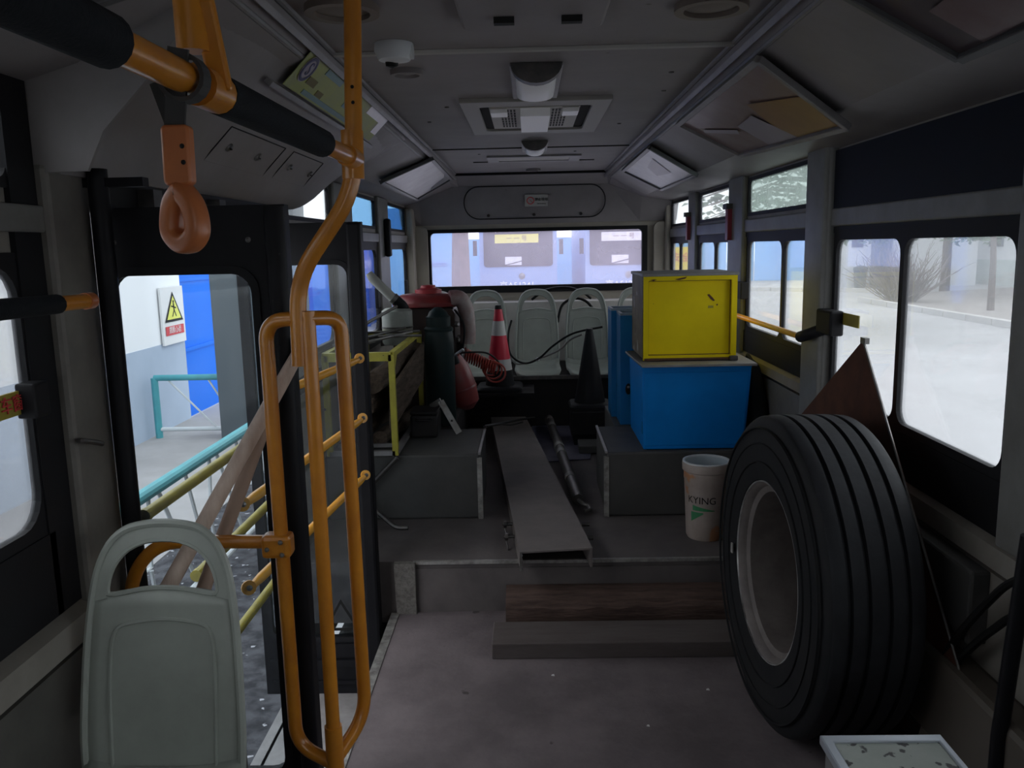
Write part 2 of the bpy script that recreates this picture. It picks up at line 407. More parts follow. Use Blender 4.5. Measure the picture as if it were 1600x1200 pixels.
# lattice railing and the steel column
def railing(p0, p1, label, zt=.16, zb=-.50):
    t = thing('lattice_railing', label, 'railing', (p0[0], p0[1], G0), 'teal railings by the wall' if False else None)
    a, b = Vector((*p0, 0)), Vector((*p1, 0)); L = (b - a).length; d = (b - a) / L
    P = lambda s, z: (a.x + d.x * s, a.y + d.y * s, z)
    obj('top_rail', B().tube([P(0, zt), P(L, zt)], .035), OTEAL, t)
    obj('bottom_rail', B().tube([P(0, zb + .06), P(L, zb + .06)], .025), OPALE, t)
    for s_ in (0, L): obj('post', B().tube([P(s_, G0), P(s_, zt)], .04), OTEAL, t)
    n = max(1, round(L / .8)); w_ = L / n
    for k in range(n):
        s0 = k * w_
        for q in ([(.12, zt), (.38, (zt + zb) / 2 + .02), (.62, zb + .06)], [(.55, zt), (.72, (zt + zb) / 2), (.95, (zt + zb) / 2), (1.0, zt)], [(.95, (zt + zb) / 2 - .02), (1.0, zb + .06)]):
            obj('lattice_bar', B().tube([P(s0 + x * w_, z) for x, z in q], .012, 6), OPALE, t)
railing((-4.30, 9.3), (-3.2, 9.3), 'teal railing with white lattice against the wall under the warning sign')
railing((-2.0, 3.3), (-2.0, 8.3), 'teal railing with white lattice close outside the open bus door', .33, -.45)
t = thing('steel_column', 'dark grey steel column cupboard outside to the right of the blue door', 'cupboard', (-3.3, 9.2, G0))
obj('body', B().box(-3.52, -2.55, 9.15, 9.6, G0, 2.6), OGREY, t)
for x in (-3.2, -2.85): obj('seam_strip', B().box(x, x + .02, 9.13, 9.15, G0, 2.6), TRIMC, t)

# parked buses behind
def bus(cx, y, label, wdt=2.35, pm=None):
    t = thing('parked_bus', label, 'bus', (cx, y, G0), 'parked blue buses behind')
    x0, x1 = cx - wdt / 2, cx + wdt / 2
    obj('body', B().prism(rr(x0, x1, -.35, 2.25, .16), (0, y, 0), (1, 0, 0), (0, 0, 1), (0, 8, 0)), BUSW, t)
    obj('windscreen', B().prism(rr(x0 + .13, x1 - .13, .95, 2.12, .10), (0, y - .03, 0), (1, 0, 0), (0, 0, 1), (0, .03, 0)), G_DARK, t)
    obj('blue_bumper', B().prism(rr(x0 - .01, x1 + .01, -.35, .2, .08), (0, y - .07, 0), (1, 0, 0), (0, 0, 1), (0, .2, 0)), BUSB, t)
    p = obj('route_panel', B().box(cx - .7, cx + .62, y - .045, y - .03, 1.66, 1.92), pm or LEDY, t)
    text('route_lettering', '一 一 号', .18, (cx - .04, y - .05, 1.79), (1, 0, 0), (0, 0, 1), POSTO, t)
    for sx_ in (x0 + .3, x1 - .3):
        obj('headlamp', B().lathe([(.09, 0), (.08, .03), (.0005, .04)], 14, (sx_, y - .06, .12), (0, -1, 0)), LAMPW, t)
        obj('wheel', B().lathe([(.45, -.13), (.45, .13)], 20, (sx_ - .12 if sx_ < cx else sx_ + .12, y + 1.6, G0 + .45), (1, 0, 0)), RUB, t)
    for sx_ in (x0 - .12, x1 + .12): obj('mirror', B().box(sx_ - .06, sx_ + .06, y - .2, y - .12, 1.3, 1.75), RUB, t)
    obj('badge', B().lathe([(.10, 0), (.0005, .02)], 14, (cx + .1, y - .005, .66), (0, -1, 0)), STEEL, t)
    text('number_lettering', '京A51241', .26, (cx - .05, y - .01, .38), (1, 0, 0), (0, 0, 1), WHITEL, t)
    obj('wiper', B().tube([(cx - .5, y - .05, .98), (cx + .1, y - .06, 1.12)], .012, 6), RUB, t)
    obj('dash_card', B().box(cx - .4, cx + .1, y - .04, y - .03, 1.0, 1.25), POSTW, t)
    return t
bus(-.32, 25.5, 'pale blue parked bus with a yellow route panel, seen through rear window beside the tree')
bus(2.85, 25.0, 'pale blue parked bus at the right end of the rear window', pm=POSTW)
t = thing('rear_fence', 'sky blue sheet wall behind the parked buses', 'fence', (0, 36, G0))
for k in range(11):
    x = -16 + k * 2
    obj('sheet', B().box(x, x + 1.96, 36, 36.06, G0, 1.9), OBLS, t)
    obj('post', B().box(x - .05, x + .05, 35.92, 36, G0, 2.0), OBLS, t)
t = thing('shipping_container', 'sky blue steel cabin at the left of the rear window view', 'container', (-4, 24, G0))
obj('shell', B().box(-4.0, -1.98, 22, 25, G0, 2.6), OBLS, t)
for z in (1.1, 1.16, .5): obj('rib', B().box(-3.0, -2.15, 21.97, 22, z, z + .025), BUSB, t)
def tree(cx, cy, h, label, r=.18, group=None, seed=1, conifer=False, nb=9, lo=.42):
    t = thing('conifer_tree' if conifer else 'bare_tree', label, 'tree', (cx, cy, G0), group)
    R = random.Random(seed)
    pts = [(cx + R.uniform(-.05, .05) * k, cy, G0 + h * k / 5) for k in range(6)]
    obj('trunk', B().tube(pts, r, 8, rs=[r * (1 - .16 * k) for k in range(6)]), BARK, t, True)
    b = B(); lf = B()
    for k in range(nb):
        z = G0 + h * (R.uniform(lo, .97) if conifer else R.uniform(.45, .95)); a = R.uniform(0, 2 * PI); L = (1.15 - (z - G0) / h) * h * (.45 if conifer else .4)
        e = Vector((cx + L * math.cos(a), cy + L * math.sin(a), z + (-.1 if conifer else .5) * L))
        s0 = Vector((cx, cy, z)); mid = (s0 + e) / 2 + Vector((0, 0, .1 * L))
        b.tube([s0, mid, e], r * .2, 5, rs=[r * .25, r * .16, r * .05])
        for q in range(46 if conifer else 5):
            f = R.uniform(.2, 1); c = s0.lerp(e, f); w2 = R.uniform(.10, .26) * (1 if conifer else 1.2)
            if conifer:
                dv = Vector((R.uniform(-1, 1), R.uniform(-1, 1), R.uniform(-.5, .1))).normalized() * w2
                sd = dv.cross(Vector((0, 0, 1))).normalized() * w2 * .30
                c = c + Vector((R.uniform(-.2, .2), R.uniform(-.2, .2), R.uniform(-.12, .05)))
                lf.add([c - sd, c + dv * .6 - sd * 1.3, c + dv, c + sd, c + dv * .5 + Vector((0, 0, .06))], [(0, 1, 4), (1, 2, 4), (2, 3, 4), (3, 0, 4)])
            else:
                dv = Vector((R.uniform(-1, 1), R.uniform(-1, 1), R.uniform(0, 1))).normalized() * w2
                b.tube([c, c + dv], r * .04, 4)
    obj('branches', b, BARK, t, kind='stuff')
    if conifer: obj('needles', lf, LEAFD, t, kind='stuff')
    return t
tree(-1.55, 19.5, 7, 'thick grey tree trunk between blue cabin and left parked bus', .26, seed=4)
# right-hand yard
t = thing('yard_fence', 'sky blue sheet fence across the far side of the yard, right windows', 'fence', (11, 44, G0))
for k in range(7):
    a = Vector((6.4 + k * 1.4, 46.0 - k * .25)); c = a + Vector((1.36, -.24))
    obj('sheet', B().bar((a.x, a.y, .65), (c.x, c.y, .65), .05, 2.35), OBLS, t)
t = thing('notice_board', 'yellow and blue notice board seen through the last right window', 'sign', (7.7, 43, G0))
obj('panel', B().box(7.2, 8.3, 43, 43.1, .2, 1.35), OYEL, t)
obj('foot_panel', B().box(7.2, 8.3, 43, 43.1, G0, .2), OBLG, t)
text('notice_lettering', '安全', .5, (7.75, 42.98, .8), (1, 0, 0), (0, 0, 1), INKR, t)
hs = thing('gate_house', 'white gate house with a blue grey column, across the yard', 'building', (15.5, 38, G0))
obj('wall', B().box(13.6, 19.5, 37, 40, G0, 3.6), OWHT, hs)
obj('column', B().box(14.9, 15.65, 36.6, 37.0, G0, 3.6), BGREY, hs)
obj('window_pane', B().box(14.05, 14.55, 36.96, 37.0, 1.2, 1.65), G_DARK, hs)
obj('doorway', B().box(13.3, 13.6, 37.2, 38.2, G0, 1.6), OBLG, hs)
for x0_, lab in ((14.0, 'left of the column'), (15.75, 'right of the column')):
    t = thing('litter_bin', 'dark grey bin by the white gate house, ' + lab, 'bin', (x0_ + .2, 36.6, G0))
    obj('body', B().lathe([(.22, 0), (.28, .8)], 16, (x0_ + .25, 36.4, G0)), BGREY, t)
    obj('lid', B().lathe([(.30, .8), (.28, .9), (.05, 1.0)], 16, (x0_ + .25, 36.4, G0)), BGREY, t)
h2 = thing('long_building', 'long white low building with dark windows beyond the thin tree', 'building', (21, 34, G0))
obj('wall', B().box(20.2, 24, 26, 46, G0, 4.4), OWHT, h2)
obj('plinth_panel', B().box(20.1, 20.2, 29, 41.5, G0, .55), mat('pale_green_plinth', (.62, .68, .66), .9), h2)
for k in range(6):
    y = 29.4 + k * 2.3
    f = obj('window_frame', B().box(20.12, 20.2, y, y + 1.0, 1.1, 2.0), BGREY, h2)
    obj('pane', B().box(20.1, 20.12, y + .05, y + .95, 1.15, 1.95), G_DARK, f)
obj('blue_pier', B().box(19.7, 20.2, 28.2, 28.8, G0, 1.1), OBLG, h2); obj('red_panel', B().box(19.7, 20.2, 28.2, 28.8, 1.1, 1.6), INKR, h2)
for p, q, lab, nk in (((11.2, 28.5), (11.05, 14), 'long pale kerb edging the bed across the yard', 0), ((7.0, 38), (13.6, 33.5), 'short pale kerb in front of the far blue fence', 1)):
    k_ = thing('kerb', lab, 'kerb', (p[0], p[1], G0))
    a, c = Vector(p), Vector(q); n = 12 if nk == 0 else 6
    for i in range(n):
        u0, u1 = a.lerp(c, i / n), a.lerp(c, (i + .96) / n)
        obj('kerb_stone', B().bar((u0.x, u0.y, G0 + .07), (u1.x, u1.y, G0 + .07), .2, .18), KERBC, k_)
struct('soil_bed', B().add([(11.3, 14, G0 + .05), (11.4, 28.5, G0 + .05), (14.5, 32, G0 + .05), (19.5, 34, G0 + .05), (17, 14, G0 + .05)], [(0, 4, 3, 2, 1)]), SOILC)
tree(12.9, 23.6, 6.5, 'thin bare street tree in the bed across the yard', .10, seed=9, nb=12)
tree(17.4, 27.5, 9, 'tall conifer right of the thin tree across the yard', .16, 'conifers across the yard', 3, True, 70, .24)
tree(16.2, 33, 9.5, 'tall conifer behind the thin tree across the yard', .2, 'conifers across the yard', 5, True, 70, .24)
tree(7.1, 20.3, 9.0, 'big conifer whose crown fills the misted upper right window', .18, 'conifers across the yard', 12, True, 110, .32)
bs = thing('bare_shrub', 'leafless shrub at the kerb behind the window divider', 'shrub', (12.2, 28.3, G0))
b = B()
for k in range(150):
    a = rnd.uniform(0, 2 * PI); e = rnd.uniform(.5, 1.5); L = rnd.uniform(.7, 2.0)
    d = Vector((math.cos(a) * math.cos(e), math.sin(a) * math.cos(e), math.sin(e))); p = Vector((12.2 + rnd.uniform(-.4, .4), 27.6 + rnd.uniform(-.4, .4), G0)); st = [p]
    for q in range(4):
        d = (d + Vector((rnd.uniform(-.35, .35), rnd.uniform(-.35, .35), rnd.uniform(-.1, .3)))).normalized(); st.append(st[-1] + d * L / 4)
        w_e = (d + Vector((rnd.uniform(-.9, .9), rnd.uniform(-.9, .9), .3))).normalized()
        b.tube([st[-1], st[-1] + w_e * .35], .008, 4)
    b.tube(st, .014, 4)
obj('twigs', b, SHRUB, bs, kind='stuff')

# ================================================================== BUS SHELL
XL, XR, Y0, YR = -1.02, 1.19, -3.0, 7.15
def wall_cells(x0, x1, ys, zs, holes):
    """boxes for every cell of a grid that lies in no opening"""
    yb = sorted(set(ys + [h[0] for h in holes] + [h[1] for h in holes])); zb = sorted(set(zs + [h[2] for h in holes] + [h[3] for h in holes]))
    b = B()
    for i in range(len(yb) - 1):
        for j in range(len(zb) - 1):
            cy, cz = (yb[i] + yb[i + 1]) / 2, (zb[j] + zb[j + 1]) / 2
            if any(h[0] < cy < h[1] and h[2] < cz < h[3] for h in holes): continue
            b.box(x0, x1, yb[i], yb[i + 1], zb[j], zb[j + 1])
    return b
SILF, SILR, WT, UB, UT = .935, 1.07, 1.575, 1.685, 1.885
RW = [(-.9, .4, SILF, WT), (.65, 1.86, SILF, WT), (2.04, 3.29, SILF, WT), (3.56, 4.60, SILR, WT), (4.97, 5.90, SILR, WT), (6.20, 7.02, SILR, WT),
      (3.56, 4.60, UB, UT), (4.97, 5.90, UB, UT), (6.20, 7.02, UB, UT)]
LW = [(.55, 1.66, .98, 1.56), (.55, 1.66, UB, UT), (1.93, 3.40, -.33, 1.72), (3.50, 4.32, UB, UT), (3.50, 4.32, SILR, WT), (4.80, 5.60, UB, UT), (4.80, 5.60, 1.0, WT), (6.02, 6.93, UB, UT), (6.02, 6.93, 1.0, WT)]  # few unseen windows behind the camera, so less light reaches the foreground
wr = struct('wall_right', wall_cells(XR, XR + .012, [Y0, YR], [-.35, 1.92], RW), WALLC)
wl = struct('wall_left', wall_cells(XL - .012, XL, [Y0, YR], [-.35, 1.92], LW), WALLC)
# floor, step, arches, bench
fl = B(); fl.box(-.585, XR, Y0, 3.39, -.06, 0); fl.box(XL, -.585, Y0, 1.80, -.06, 0)
struct('floor', fl, FLOORC)
struct('floor_2', B().box(XL, XR, 3.39, YR, -.05, .227), STEPC)
struct('floor_3', B().box(XL - .05, -.62, 1.80, 3.39, -.40, -.33), mat('scuffed_step_plate', (.30, .29, .29), .6, col2=(.2, .19, .19), scale=8))
struct('trim_1', B().box(-.62, -.585, 1.80, 3.37, -.33, .004), ALU)
struct('trim_2', B().box(-.52, XR, 3.378, 3.394, .216, .230), ALU)
struct('trim_3', B().prism([(-.595, 0), (-.51, 0), (-.51, .228), (-.60, .228)], (0, 3.36, 0), (1, 0, 0), (0, 0, 1), (0, .03, 0)), mat('chequer_plate', (.22, .21, .19), .5, .3, col2=(.12, .11, .10), scale=60, bump=.4, bscale=120))
struct('riser_panel', B().box(-.51, XR, 3.384, 3.392, 0, .196), STEPC)
def arch_box(name, x0, x1, y0, y1, z0, z1, edge_x):
    a = struct(name, B().prism([(x0, z0), (x1, z0), (x1, z1), (x0, z1)], (0, y0, 0), (1, 0, 0), (0, 0, 1), (0, y1 - y0, 0)), BOXC, bevel=.012)
    s_ = 1 if edge_x == x0 else -1
    obj('edge_strip', B().box(edge_x - .012 * s_, edge_x + .012 * s_, y0 - .006, y0 + .01, z0, z1 - .02), ALU, a)
    obj('edge_strip', B().box(edge_x - .006, edge_x + .006, y0, y1, z1 - .004, z1 + .006), TRIMC, a)
    return a
arch_box('wheel_arch_left', XL, -.26, 3.95, 4.53, .227, .555, -.26)
ar = arch_box('wheel_arch_right', .36, XR, 3.95, 4.55, .227, .552, .36)
obj('rear_block', B().box(.46, XR, 4.55, 5.15, .227, .552), BOXC, ar)
obj('rear_block', B().box(XL, -.46, 4.53, 5.9, .227, .50), BENCHC, ar)
bn = struct('rear_bench_base', B().box(XL, XR, 6.05, 6.95, .227, .60), BENCHC)
obj('nosing', B().box(XL, XR, 6.03, 6.06, .585, .612), DSTEEL, bn)
obj('rear_shelf', B().box(XL, XR, 6.88, YR, .6, 1.10), mat('pale_rear_shelf', (.55, .53, .50), .5, col2=(.45, .43, .40), scale=5), bn, bevel=.01)
struct('floor_mat', B().prism([(.05, 5.0), (.36, 5.06), (.47, 6.04), (0, 6.04)], (0, 0, .229), (1, 0, 0), (0, 1, 0), (0, 0, .006)), PURP)
# ceiling with its coves
prof = [(XL - .05, 1.92), (XL, 1.90), (-.90, 1.935), (-.62, 2.075), (-.57, 2.13), (.615, 2.13), (.665, 2.075), (.935, 1.935), (XR, 1.895), (XR + .05, 1.92)]
cb = B()
for (ya, yb) in ((Y0, 6.75),):
    R0 = [(x, ya, z) for x, z in prof]; R1 = [(x, yb, z) for x, z in prof]
    cb.add(R0 + R1, [(i, i + 1, i + 11, i + 10) for i in range(9)])
# rear cap: the profile closes down to the header over the rear window
R2 = [(x, 7.0, min(z, 2.045)) for x, z in prof]; R3 = [(x, 7.12, 1.74 if abs(x) < 1.3 else z) for x, z in prof]
ce = struct('ceiling', cb, CEILC)
cb2 = B(); cb2.add(R1 + R2, [(i, i + 1, i + 11, i + 10) for i in range(9)])
obj('rear_header', cb2.add(R2 + R3, [(i, i + 1, i + 11, i + 10) for i in range(9)]), CEILC, ce)
# roof skin outside so that no light leaks
obj('roof_skin', B().add([(x, y, z + .06) for y in (Y0 - .05, YR + .05) for x, z in prof], [(i, i + 1, i + 11, i + 10) for i in range(9)]), PILLC, ce)
# coves as separate visible skins, seams and rails
for sx_, x0_, x1_, nm in ((-1, -.62, -.90, 'left'), (1, .665, .935, 'right')):
    b = B(); z0_, z1_ = 2.073, 1.933
    b.add([(x0_, Y0, z0_), (x1_, Y0, z1_), (XL if sx_ < 0 else XR, Y0, 1.894 if sx_ > 0 else 1.898), (x0_, 6.75, z0_), (x1_, 6.75, z1_), (XL if sx_ < 0 else XR, 6.75, 1.894 if sx_ > 0 else 1.898)], [(0, 1, 4, 3), (1, 2, 5, 4)])
    struct('cove_' + nm, b, COVEC)
for x, nm in ((-.57, 4), (.615, 5)):
    s_ = -1 if x < 0 else 1
    b = B().bar((x + s_ * .022, Y0, 2.105), (x + s_ * .022, 6.85, 2.105), .055, .016, up=(-s_ * .8, 0, 1))
    b.tube([(x, Y0, 2.13), (x, 6.85, 2.13)], .010, 8); b.tube([(x + s_ * .048, Y0, 2.082), (x + s_ * .048, 6.85, 2.082)], .009, 8)
    struct('trim_%d' % nm, b, TRIMC, smooth=True)
struct('trim_6', B().tube([(-.57, 2.59, 2.128), (.615, 2.59, 2.128)], .011, 8), PAPER, smooth=True)
struct('trim_7', B().tube([(-.57, 5.1, 2.132), (.615, 5.1, 2.132)], .008, 8), RUB)
struct('trim_8', B().tube([(-.57, 6.75, 2.12), (.615, 6.75, 2.12)], .010, 8), RUB)

# rear wall, front wall
RWX0, RWX1, RWZ0, RWZ1 = -.84, .965, 1.215, 1.685
b = B()
for q in ((XL - .05, RWX0, -.3, 1.92), (RWX1, XR + .05, -.3, 1.92), (RWX0, RWX1, -.3, RWZ0), (RWX0, RWX1, RWZ1, 1.92)):
    b.box(q[0], q[1], YR, YR + .05, q[2], q[3])
struct('wall_rear', b, CREAMW)
struct('trim_9', B().prism(rr(-.01, .17, 0, .65, .05), (XL, YR - .01, 1.08), (1, 0, 0), (0, 0, 1), (0, -.05, 0)), CREAMW, smooth=True)
struct('trim_10', B().prism(rr(-.14, .01, 0, .65, .05), (XR, YR - .01, 1.08), (1, 0, 0), (0, 0, 1), (0, -.05, 0)), CREAMW, smooth=True)
b = B()
for q in ((XL, -.85, 0, 1.92), (1.0, XR, 0, 1.92), (-.85, 1.0, 0, 1.2), (-.85, 1.0, 1.75, 1.92)):  # unseen; windscreen opening shrunk so less light falls on the foreground
    b.box(q[0], q[1], Y0 - .05, Y0, q[2], q[3])
struct('wall_front', b, WALLC)
struct('underfloor', B().box(XL, XR, Y0, YR, -.45, -.41), DARKV)

def win_x(name, side, y0, y1, z0, z1, band=.03, rad=.06, pane=G_SIDE, div=None, group=None):
    """a window in a side wall: rubber frame with rounded corners, panes and divider"""
    x = XL if side < 0 else XR
    r_ = sroot(name, (x, (y0 + y1) / 2, z0))
    d = (-.05, 0, 0) if side < 0 else (.05, 0, 0)
    o = (x - side * .008, 0, 0); dd = (side * .020, 0, 0)
    segs = [(y0, y1)] if div is None else [(y0, div), (div, y1)]
    b = B()
    for a, c in segs:
        ba = band if a == y0 else .014; bc = band if c == y1 else .014
        b.ring(rect_like(a, c, z0, z1), rr(a + ba, c - bc, z0 + band, z1 - band, rad), o, (0, 1, 0), (0, 0, 1), dd)
    obj('window_frame', b, RUB, r_)
    for a, c in segs:
        obj('pane', B().box(x + side * .004, x + side * .008, a + .01, c - .01, z0 + .01, z1 - .01), pane, r_)
    return r_
n = 1
RWdiv = {2.04: 2.69, 3.56: 3.95, 4.97: 5.38, 6.20: 6.62}
for (a, c, z0, z1) in RW:
    up = z0 == UB
    bd = .018 if up else .026
    win_x('window_%d' % n, 1, a, c, z0, z1, bd, .03 if up else .05, (G_FROST if a == 3.56 else G_SIDE) if up else G_SIDE, None if up else RWdiv.get(a)); n += 1
for (a, c, z0, z1) in LW:
    if z0 < 0: continue
    up = z0 == UB
    win_x('window_%d' % n, -1, a, c, z0, z1, .018 if up else .026, .03 if up else .07, (G_BLUE if a > 4.5 else G_SIDE) if up else (G_CLEAN if a > 3 else G_SIDE), None); n += 1
w_ = sroot('window_%d' % n, (0, YR, 1.2)); n += 1
obj('window_frame', B().ring(rect_like(RWX0 - .035, RWX1 + .035, RWZ0 - .05, RWZ1 + .02), rr(RWX0 + .01, RWX1 - .01, RWZ0 + .01, RWZ1 - .01, .035), (0, YR + .02, 0), (1, 0, 0), (0, 0, 1), (0, -.045, 0)), RUB, w_)
obj('pane', B().box(RWX0, RWX1, YR + .022, YR + .026, RWZ0, RWZ1), G_REAR, w_)
w_ = sroot('window_%d' % n, (0, Y0, .8)); n += 1
obj('pane', B().box(-.85, 1.0, Y0 - .03, Y0 - .025, 1.2, 1.75), G_SIDE, w_)
# pillars, rails and black bands of the side walls (parts of the walls)
for (a, c) in ((1.87, 2.03), (3.30, 3.55), (4.62, 4.95), (5.92, 6.18)):
    w2 = .03 if a < 4 else .025
    obj('pillar', B().prism(rr(a, c, -.03, .01, .012), (XR, 0, .60 if a < 3 else .93), (0, 1, 0), (1, 0, 0), (0, 0, .30 if a < 3 else 0.98)), PILLC, wr, True) if a > 3 else \
        obj('pillar', B().box(XR - .03, XR + .01, a, c, .78, 1.9), PILLC, wr, bevel=.008)
obj('pillar', B().prism(rr(3.31, 3.54, -.045, .01, .02), (XR, 0, .0), (0, 1, 0), (1, 0, 0), (0, 0, 1.9)), PILLC, wr, True)
obj('window_rail', B().box(XR - .018, XR, .4, 3.31, 1.60, 1.668), PILLC, wr, bevel=.006)
obj('window_rail', B().box(XR - .018, XR, 3.54, YR, 1.60, 1.668), PILLC, wr, bevel=.006)
obj('black_band', B().box(XR - .010, XR, 2.03, 3.31, .79, .935), RUB, wr)
obj('black_band', B().box(XR - .010, XR, 3.54, YR, .955, 1.07), RUB, wr)
obj('black_band', B().box(XR - .008, XR, .4, 3.31, 1.575, 1.60), RUB, wr)
obj('black_band', B().box(XR - .008, XR, 3.54, YR, 1.575, 1.60), RUB, wr)
obj('sill_ledge', B().prism([(0, .79), (-.03, .775), (-.035, .72), (0, .70)], (XR, -.5, 0), (1, 0, 0), (0, 0, 1), (0, 3.81, 0)), WALLC, wr)
obj('sill_ledge', B().prism([(0, .955), (-.03, .94), (-.035, .90), (0, .88)], (XR, 3.54, 0), (1, 0, 0), (0, 0, 1), (0, YR - 3.54, 0)), WALLC, wr)
obj('navy_panel', B().box(XR - .012, XR, .4, 3.31, 1.668, 1.885), NAVY, wr)
obj('lower_panel', B().box(XR - .02, XR, 3.54, YR, .23, .88), mat('dark_lower_side_panel', (.17, .168, .165), .6, col2=(.13, .125, .12), scale=6), wr)
obj('lower_panel', B().box(XR - .02, XR, -.5, 3.31, .0, .70), WALLC, wr)
obj('conduit_box', B().box(XR - .07, XR - .015, 2.05, 2.45, .50, .70), BOXC, wr, bevel=.008)
obj('conduit_box', B().box(XR - .11, XR - .015, 1.55, 2.3, .18, .44), mat('brown_heater_case', (.10, .085, .07), .6), wr, bevel=.02)
# left wall pieces
obj('pillar', B().box(XL - .01, XL + .035, 1.73, 1.90, 0, 1.74), mat('brown_grey_pillar', (.17, .16, .14), .55, col2=(.12, .11, .10), scale=7), wl, bevel=.012)
obj('black_band', B().box(XL, XL + .012, 1.64, 1.73, .80, 1.9), RUB, wl)
obj('black_band', B().box(XL, XL + .012, .3, 1.66, .80, .98), RUB, wl)
obj('sill_ledge', B().prism([(0, .80), (.04, .785), (.045, .73), (0, .70)], (XL, -.5, 0), (1, 0, 0), (0, 0, 1), (0, 2.25, 0)), WALLC, wl)
obj('window_rail', B().box(XL, XL + .022, .0, 1.76, 1.60, 1.655), PILLC, wl, bevel=.006)
obj('lower_panel', B().box(XL, XL + .02, -.5, 1.72, 0, .70), mat('brown_lower_panel', (.10, .095, .085), .7, col2=(.07, .065, .06), scale=6), wl)
obj('window_rail', B().box(XL, XL + .022, 3.42, YR, 1.60, 1.66), PILLC, wl, bevel=.006)
for a, c in ((3.40, 3.48), (4.34, 4.78), (5.62, 6.0)):
    obj('pillar', B().box(XL - .01, XL + .028, a, c, .9, 1.9), PILLC, wl, bevel=.01)
obj('black_band', B().box(XL, XL + .01, 3.42, YR, 1.575, 1.60), RUB, wl)
obj('black_band', B().box(XL, XL + .01, 3.42, YR, .93, 1.0), RUB, wl)
obj('corner_pillar', B().box(XL, XL + .07, 6.95, YR, .6, 1.88), CREAMW, wl, bevel=.02)
obj('corner_pillar', B().box(XR - .05, XR, 7.03, YR, .6, 1.88), CREAMW, wr, bevel=.02)

# door mechanism cover bulging under the left cove
def duct_ring(y, f):
    full = [(-.583, 2.125), (-.60, 2.11), (-.70, 2.01), (-.80, 1.915), (-.88, 1.835), (-.93, 1.775), (-.96, 1.735), (-.985, 1.72), (-1.02, 1.718)]
    thin = [(-.60, 2.085), (-.66, 2.05), (-.76, 2.0), (-.86, 1.95), (-.92, 1.925), (-.96, 1.912), (-.99, 1.905), (-1.0, 1.90), (-1.02, 1.895)]
    return [(a[0] * f + c[0] * (1 - f), y, a[1] * f + c[1] * (1 - f)) for a, c in zip(full, thin)]
rings = []
for k in range(13):
    t_ = k / 12; rings.append(duct_ring(1.74 + .55 * t_, math.sin(t_ * PI / 2) ** .9 * .999 + .0))
near = [[(x if i < 4 else x, y, z) for i, (x, y, z) in enumerate(r)] for r in rings]
# lower lip keeps its full depth even at the end
for r, t_ in zip(near, [k / 12 for k in range(13)]):
    for i in (6, 7, 8):
        x, y, z = r[i]; g = max(0, 1 - t_); r[i] = (x, y, z * (1 - .0) if t_ > .99 else (1.722 + .0 * g))
for k in range(1, 5): near.append(duct_ring(2.29 + .29 * k, 1))
for k in range(1, 9):
    t_ = k / 8; near.append(duct_ring(3.45 + .80 * t_, 1 - t_ ** 1.7))
dk = struct('door_mechanism_cover', B().loft(near, False), COVEC, smooth=True)
mod = dk.modifiers.new('solid', 'SOLIDIFY'); mod.thickness = .012; mod.offset = 1
obj('end_cheek', B().prism([(-1.02, 1.72), (-.90, 1.722), (-.86, 1.80), (-.76, 1.90), (-.66, 2.02), (-.62, 2.07), (-.90, 1.94), (-1.02, 1.90)], (0, 1.735, 0), (1, 0, 0), (0, 0, 1), (0, .01, 0)), COVEC, dk)
for y in (2.47, 2.73, 3.09, 3.37):
    k_ = obj('quarter_lock', B().lathe([(.014, 0), (.013, .006), (.0005, .007)], 14, (-.862, y, 1.852), (1, 0, -1)), STEEL, dk, True)
    obj('slot', B().bar((-.856, y - .008, 1.846), (-.856, y + .008, 1.846), .003, .004), INKK, k_)
for (ya, yb) in ((2.38, 2.90), (3.0, 3.42)):
    q0 = Vector((-.818, 0, 1.896)); q1 = Vector((-.905, 0, 1.808))
    for a, c in (((q0.x, ya, q0.z), (q0.x, yb, q0.z)), ((q1.x, ya, q1.z), (q1.x, yb, q1.z)), ((q0.x, ya, q0.z), (q1.x, ya, q1.z)), ((q0.x, yb, q0.z), (q1.x, yb, q1.z))):
        obj('hatch_seam', B().tube([a, c], .002, 6), RUB, dk)

# ================================================================== DOORWAY
hd = sroot('door_header', (XL, 2.7, 1.6))
obj('black_housing', B().box(XL - .04, XL + .05, 1.93, 3.42, 1.655, 1.725), BLK, hd)
for y in (2.1, 2.55, 3.0): obj('bracket', B().box(XL + .05, XL + .09, y, y + .05, 1.66, 1.71), DSTEEL, hd)
def door_leaf(name, y, x0, x1, z0, z1, wx0, wx1, wz0, wz1, nm):
    r_ = sroot(name, ((x0 + x1) / 2, y, z0))
    obj('leaf_frame', B().ring(rect_like(x0, x1, z0, z1), rr(wx0, wx1, wz0, wz1, .05), (0, y, 0), (1, 0, 0), (0, 0, 1), (0, .035, 0)), BLK, r_)
    obj('pane', B().box(wx0 - .01, wx1 + .01, y + .015, y + .019, wz0 - .01, wz1 + .01), G_DOOR, r_)
    obj('gasket', B().ring(rr(wx0 - .015, wx1 + .015, wz0 - .015, wz1 + .015, .06), rr(wx0 + .004, wx1 - .004, wz0 + .004, wz1 - .004, .046), (0, y - .006, 0), (1, 0, 0), (0, 0, 1), (0, .008, 0)), RUB, r_)
    return r_
d1 = door_leaf('door_1', 1.975, -1.015, -.570, -.30, 1.66, -1.000, -.655, .20, 1.505, 1)
obj('outer_stile', B().tube([(-.592, 1.965, -.32), (-.592, 1.965, 1.655)], .024, 14), BLK, d1, True)
for x in (-.98, -.66): obj('screw', B().lathe([(.007, 0), (.0005, .004)], 10, (x, 1.975, 1.58), (0, -1, 0)), STEEL, d1)
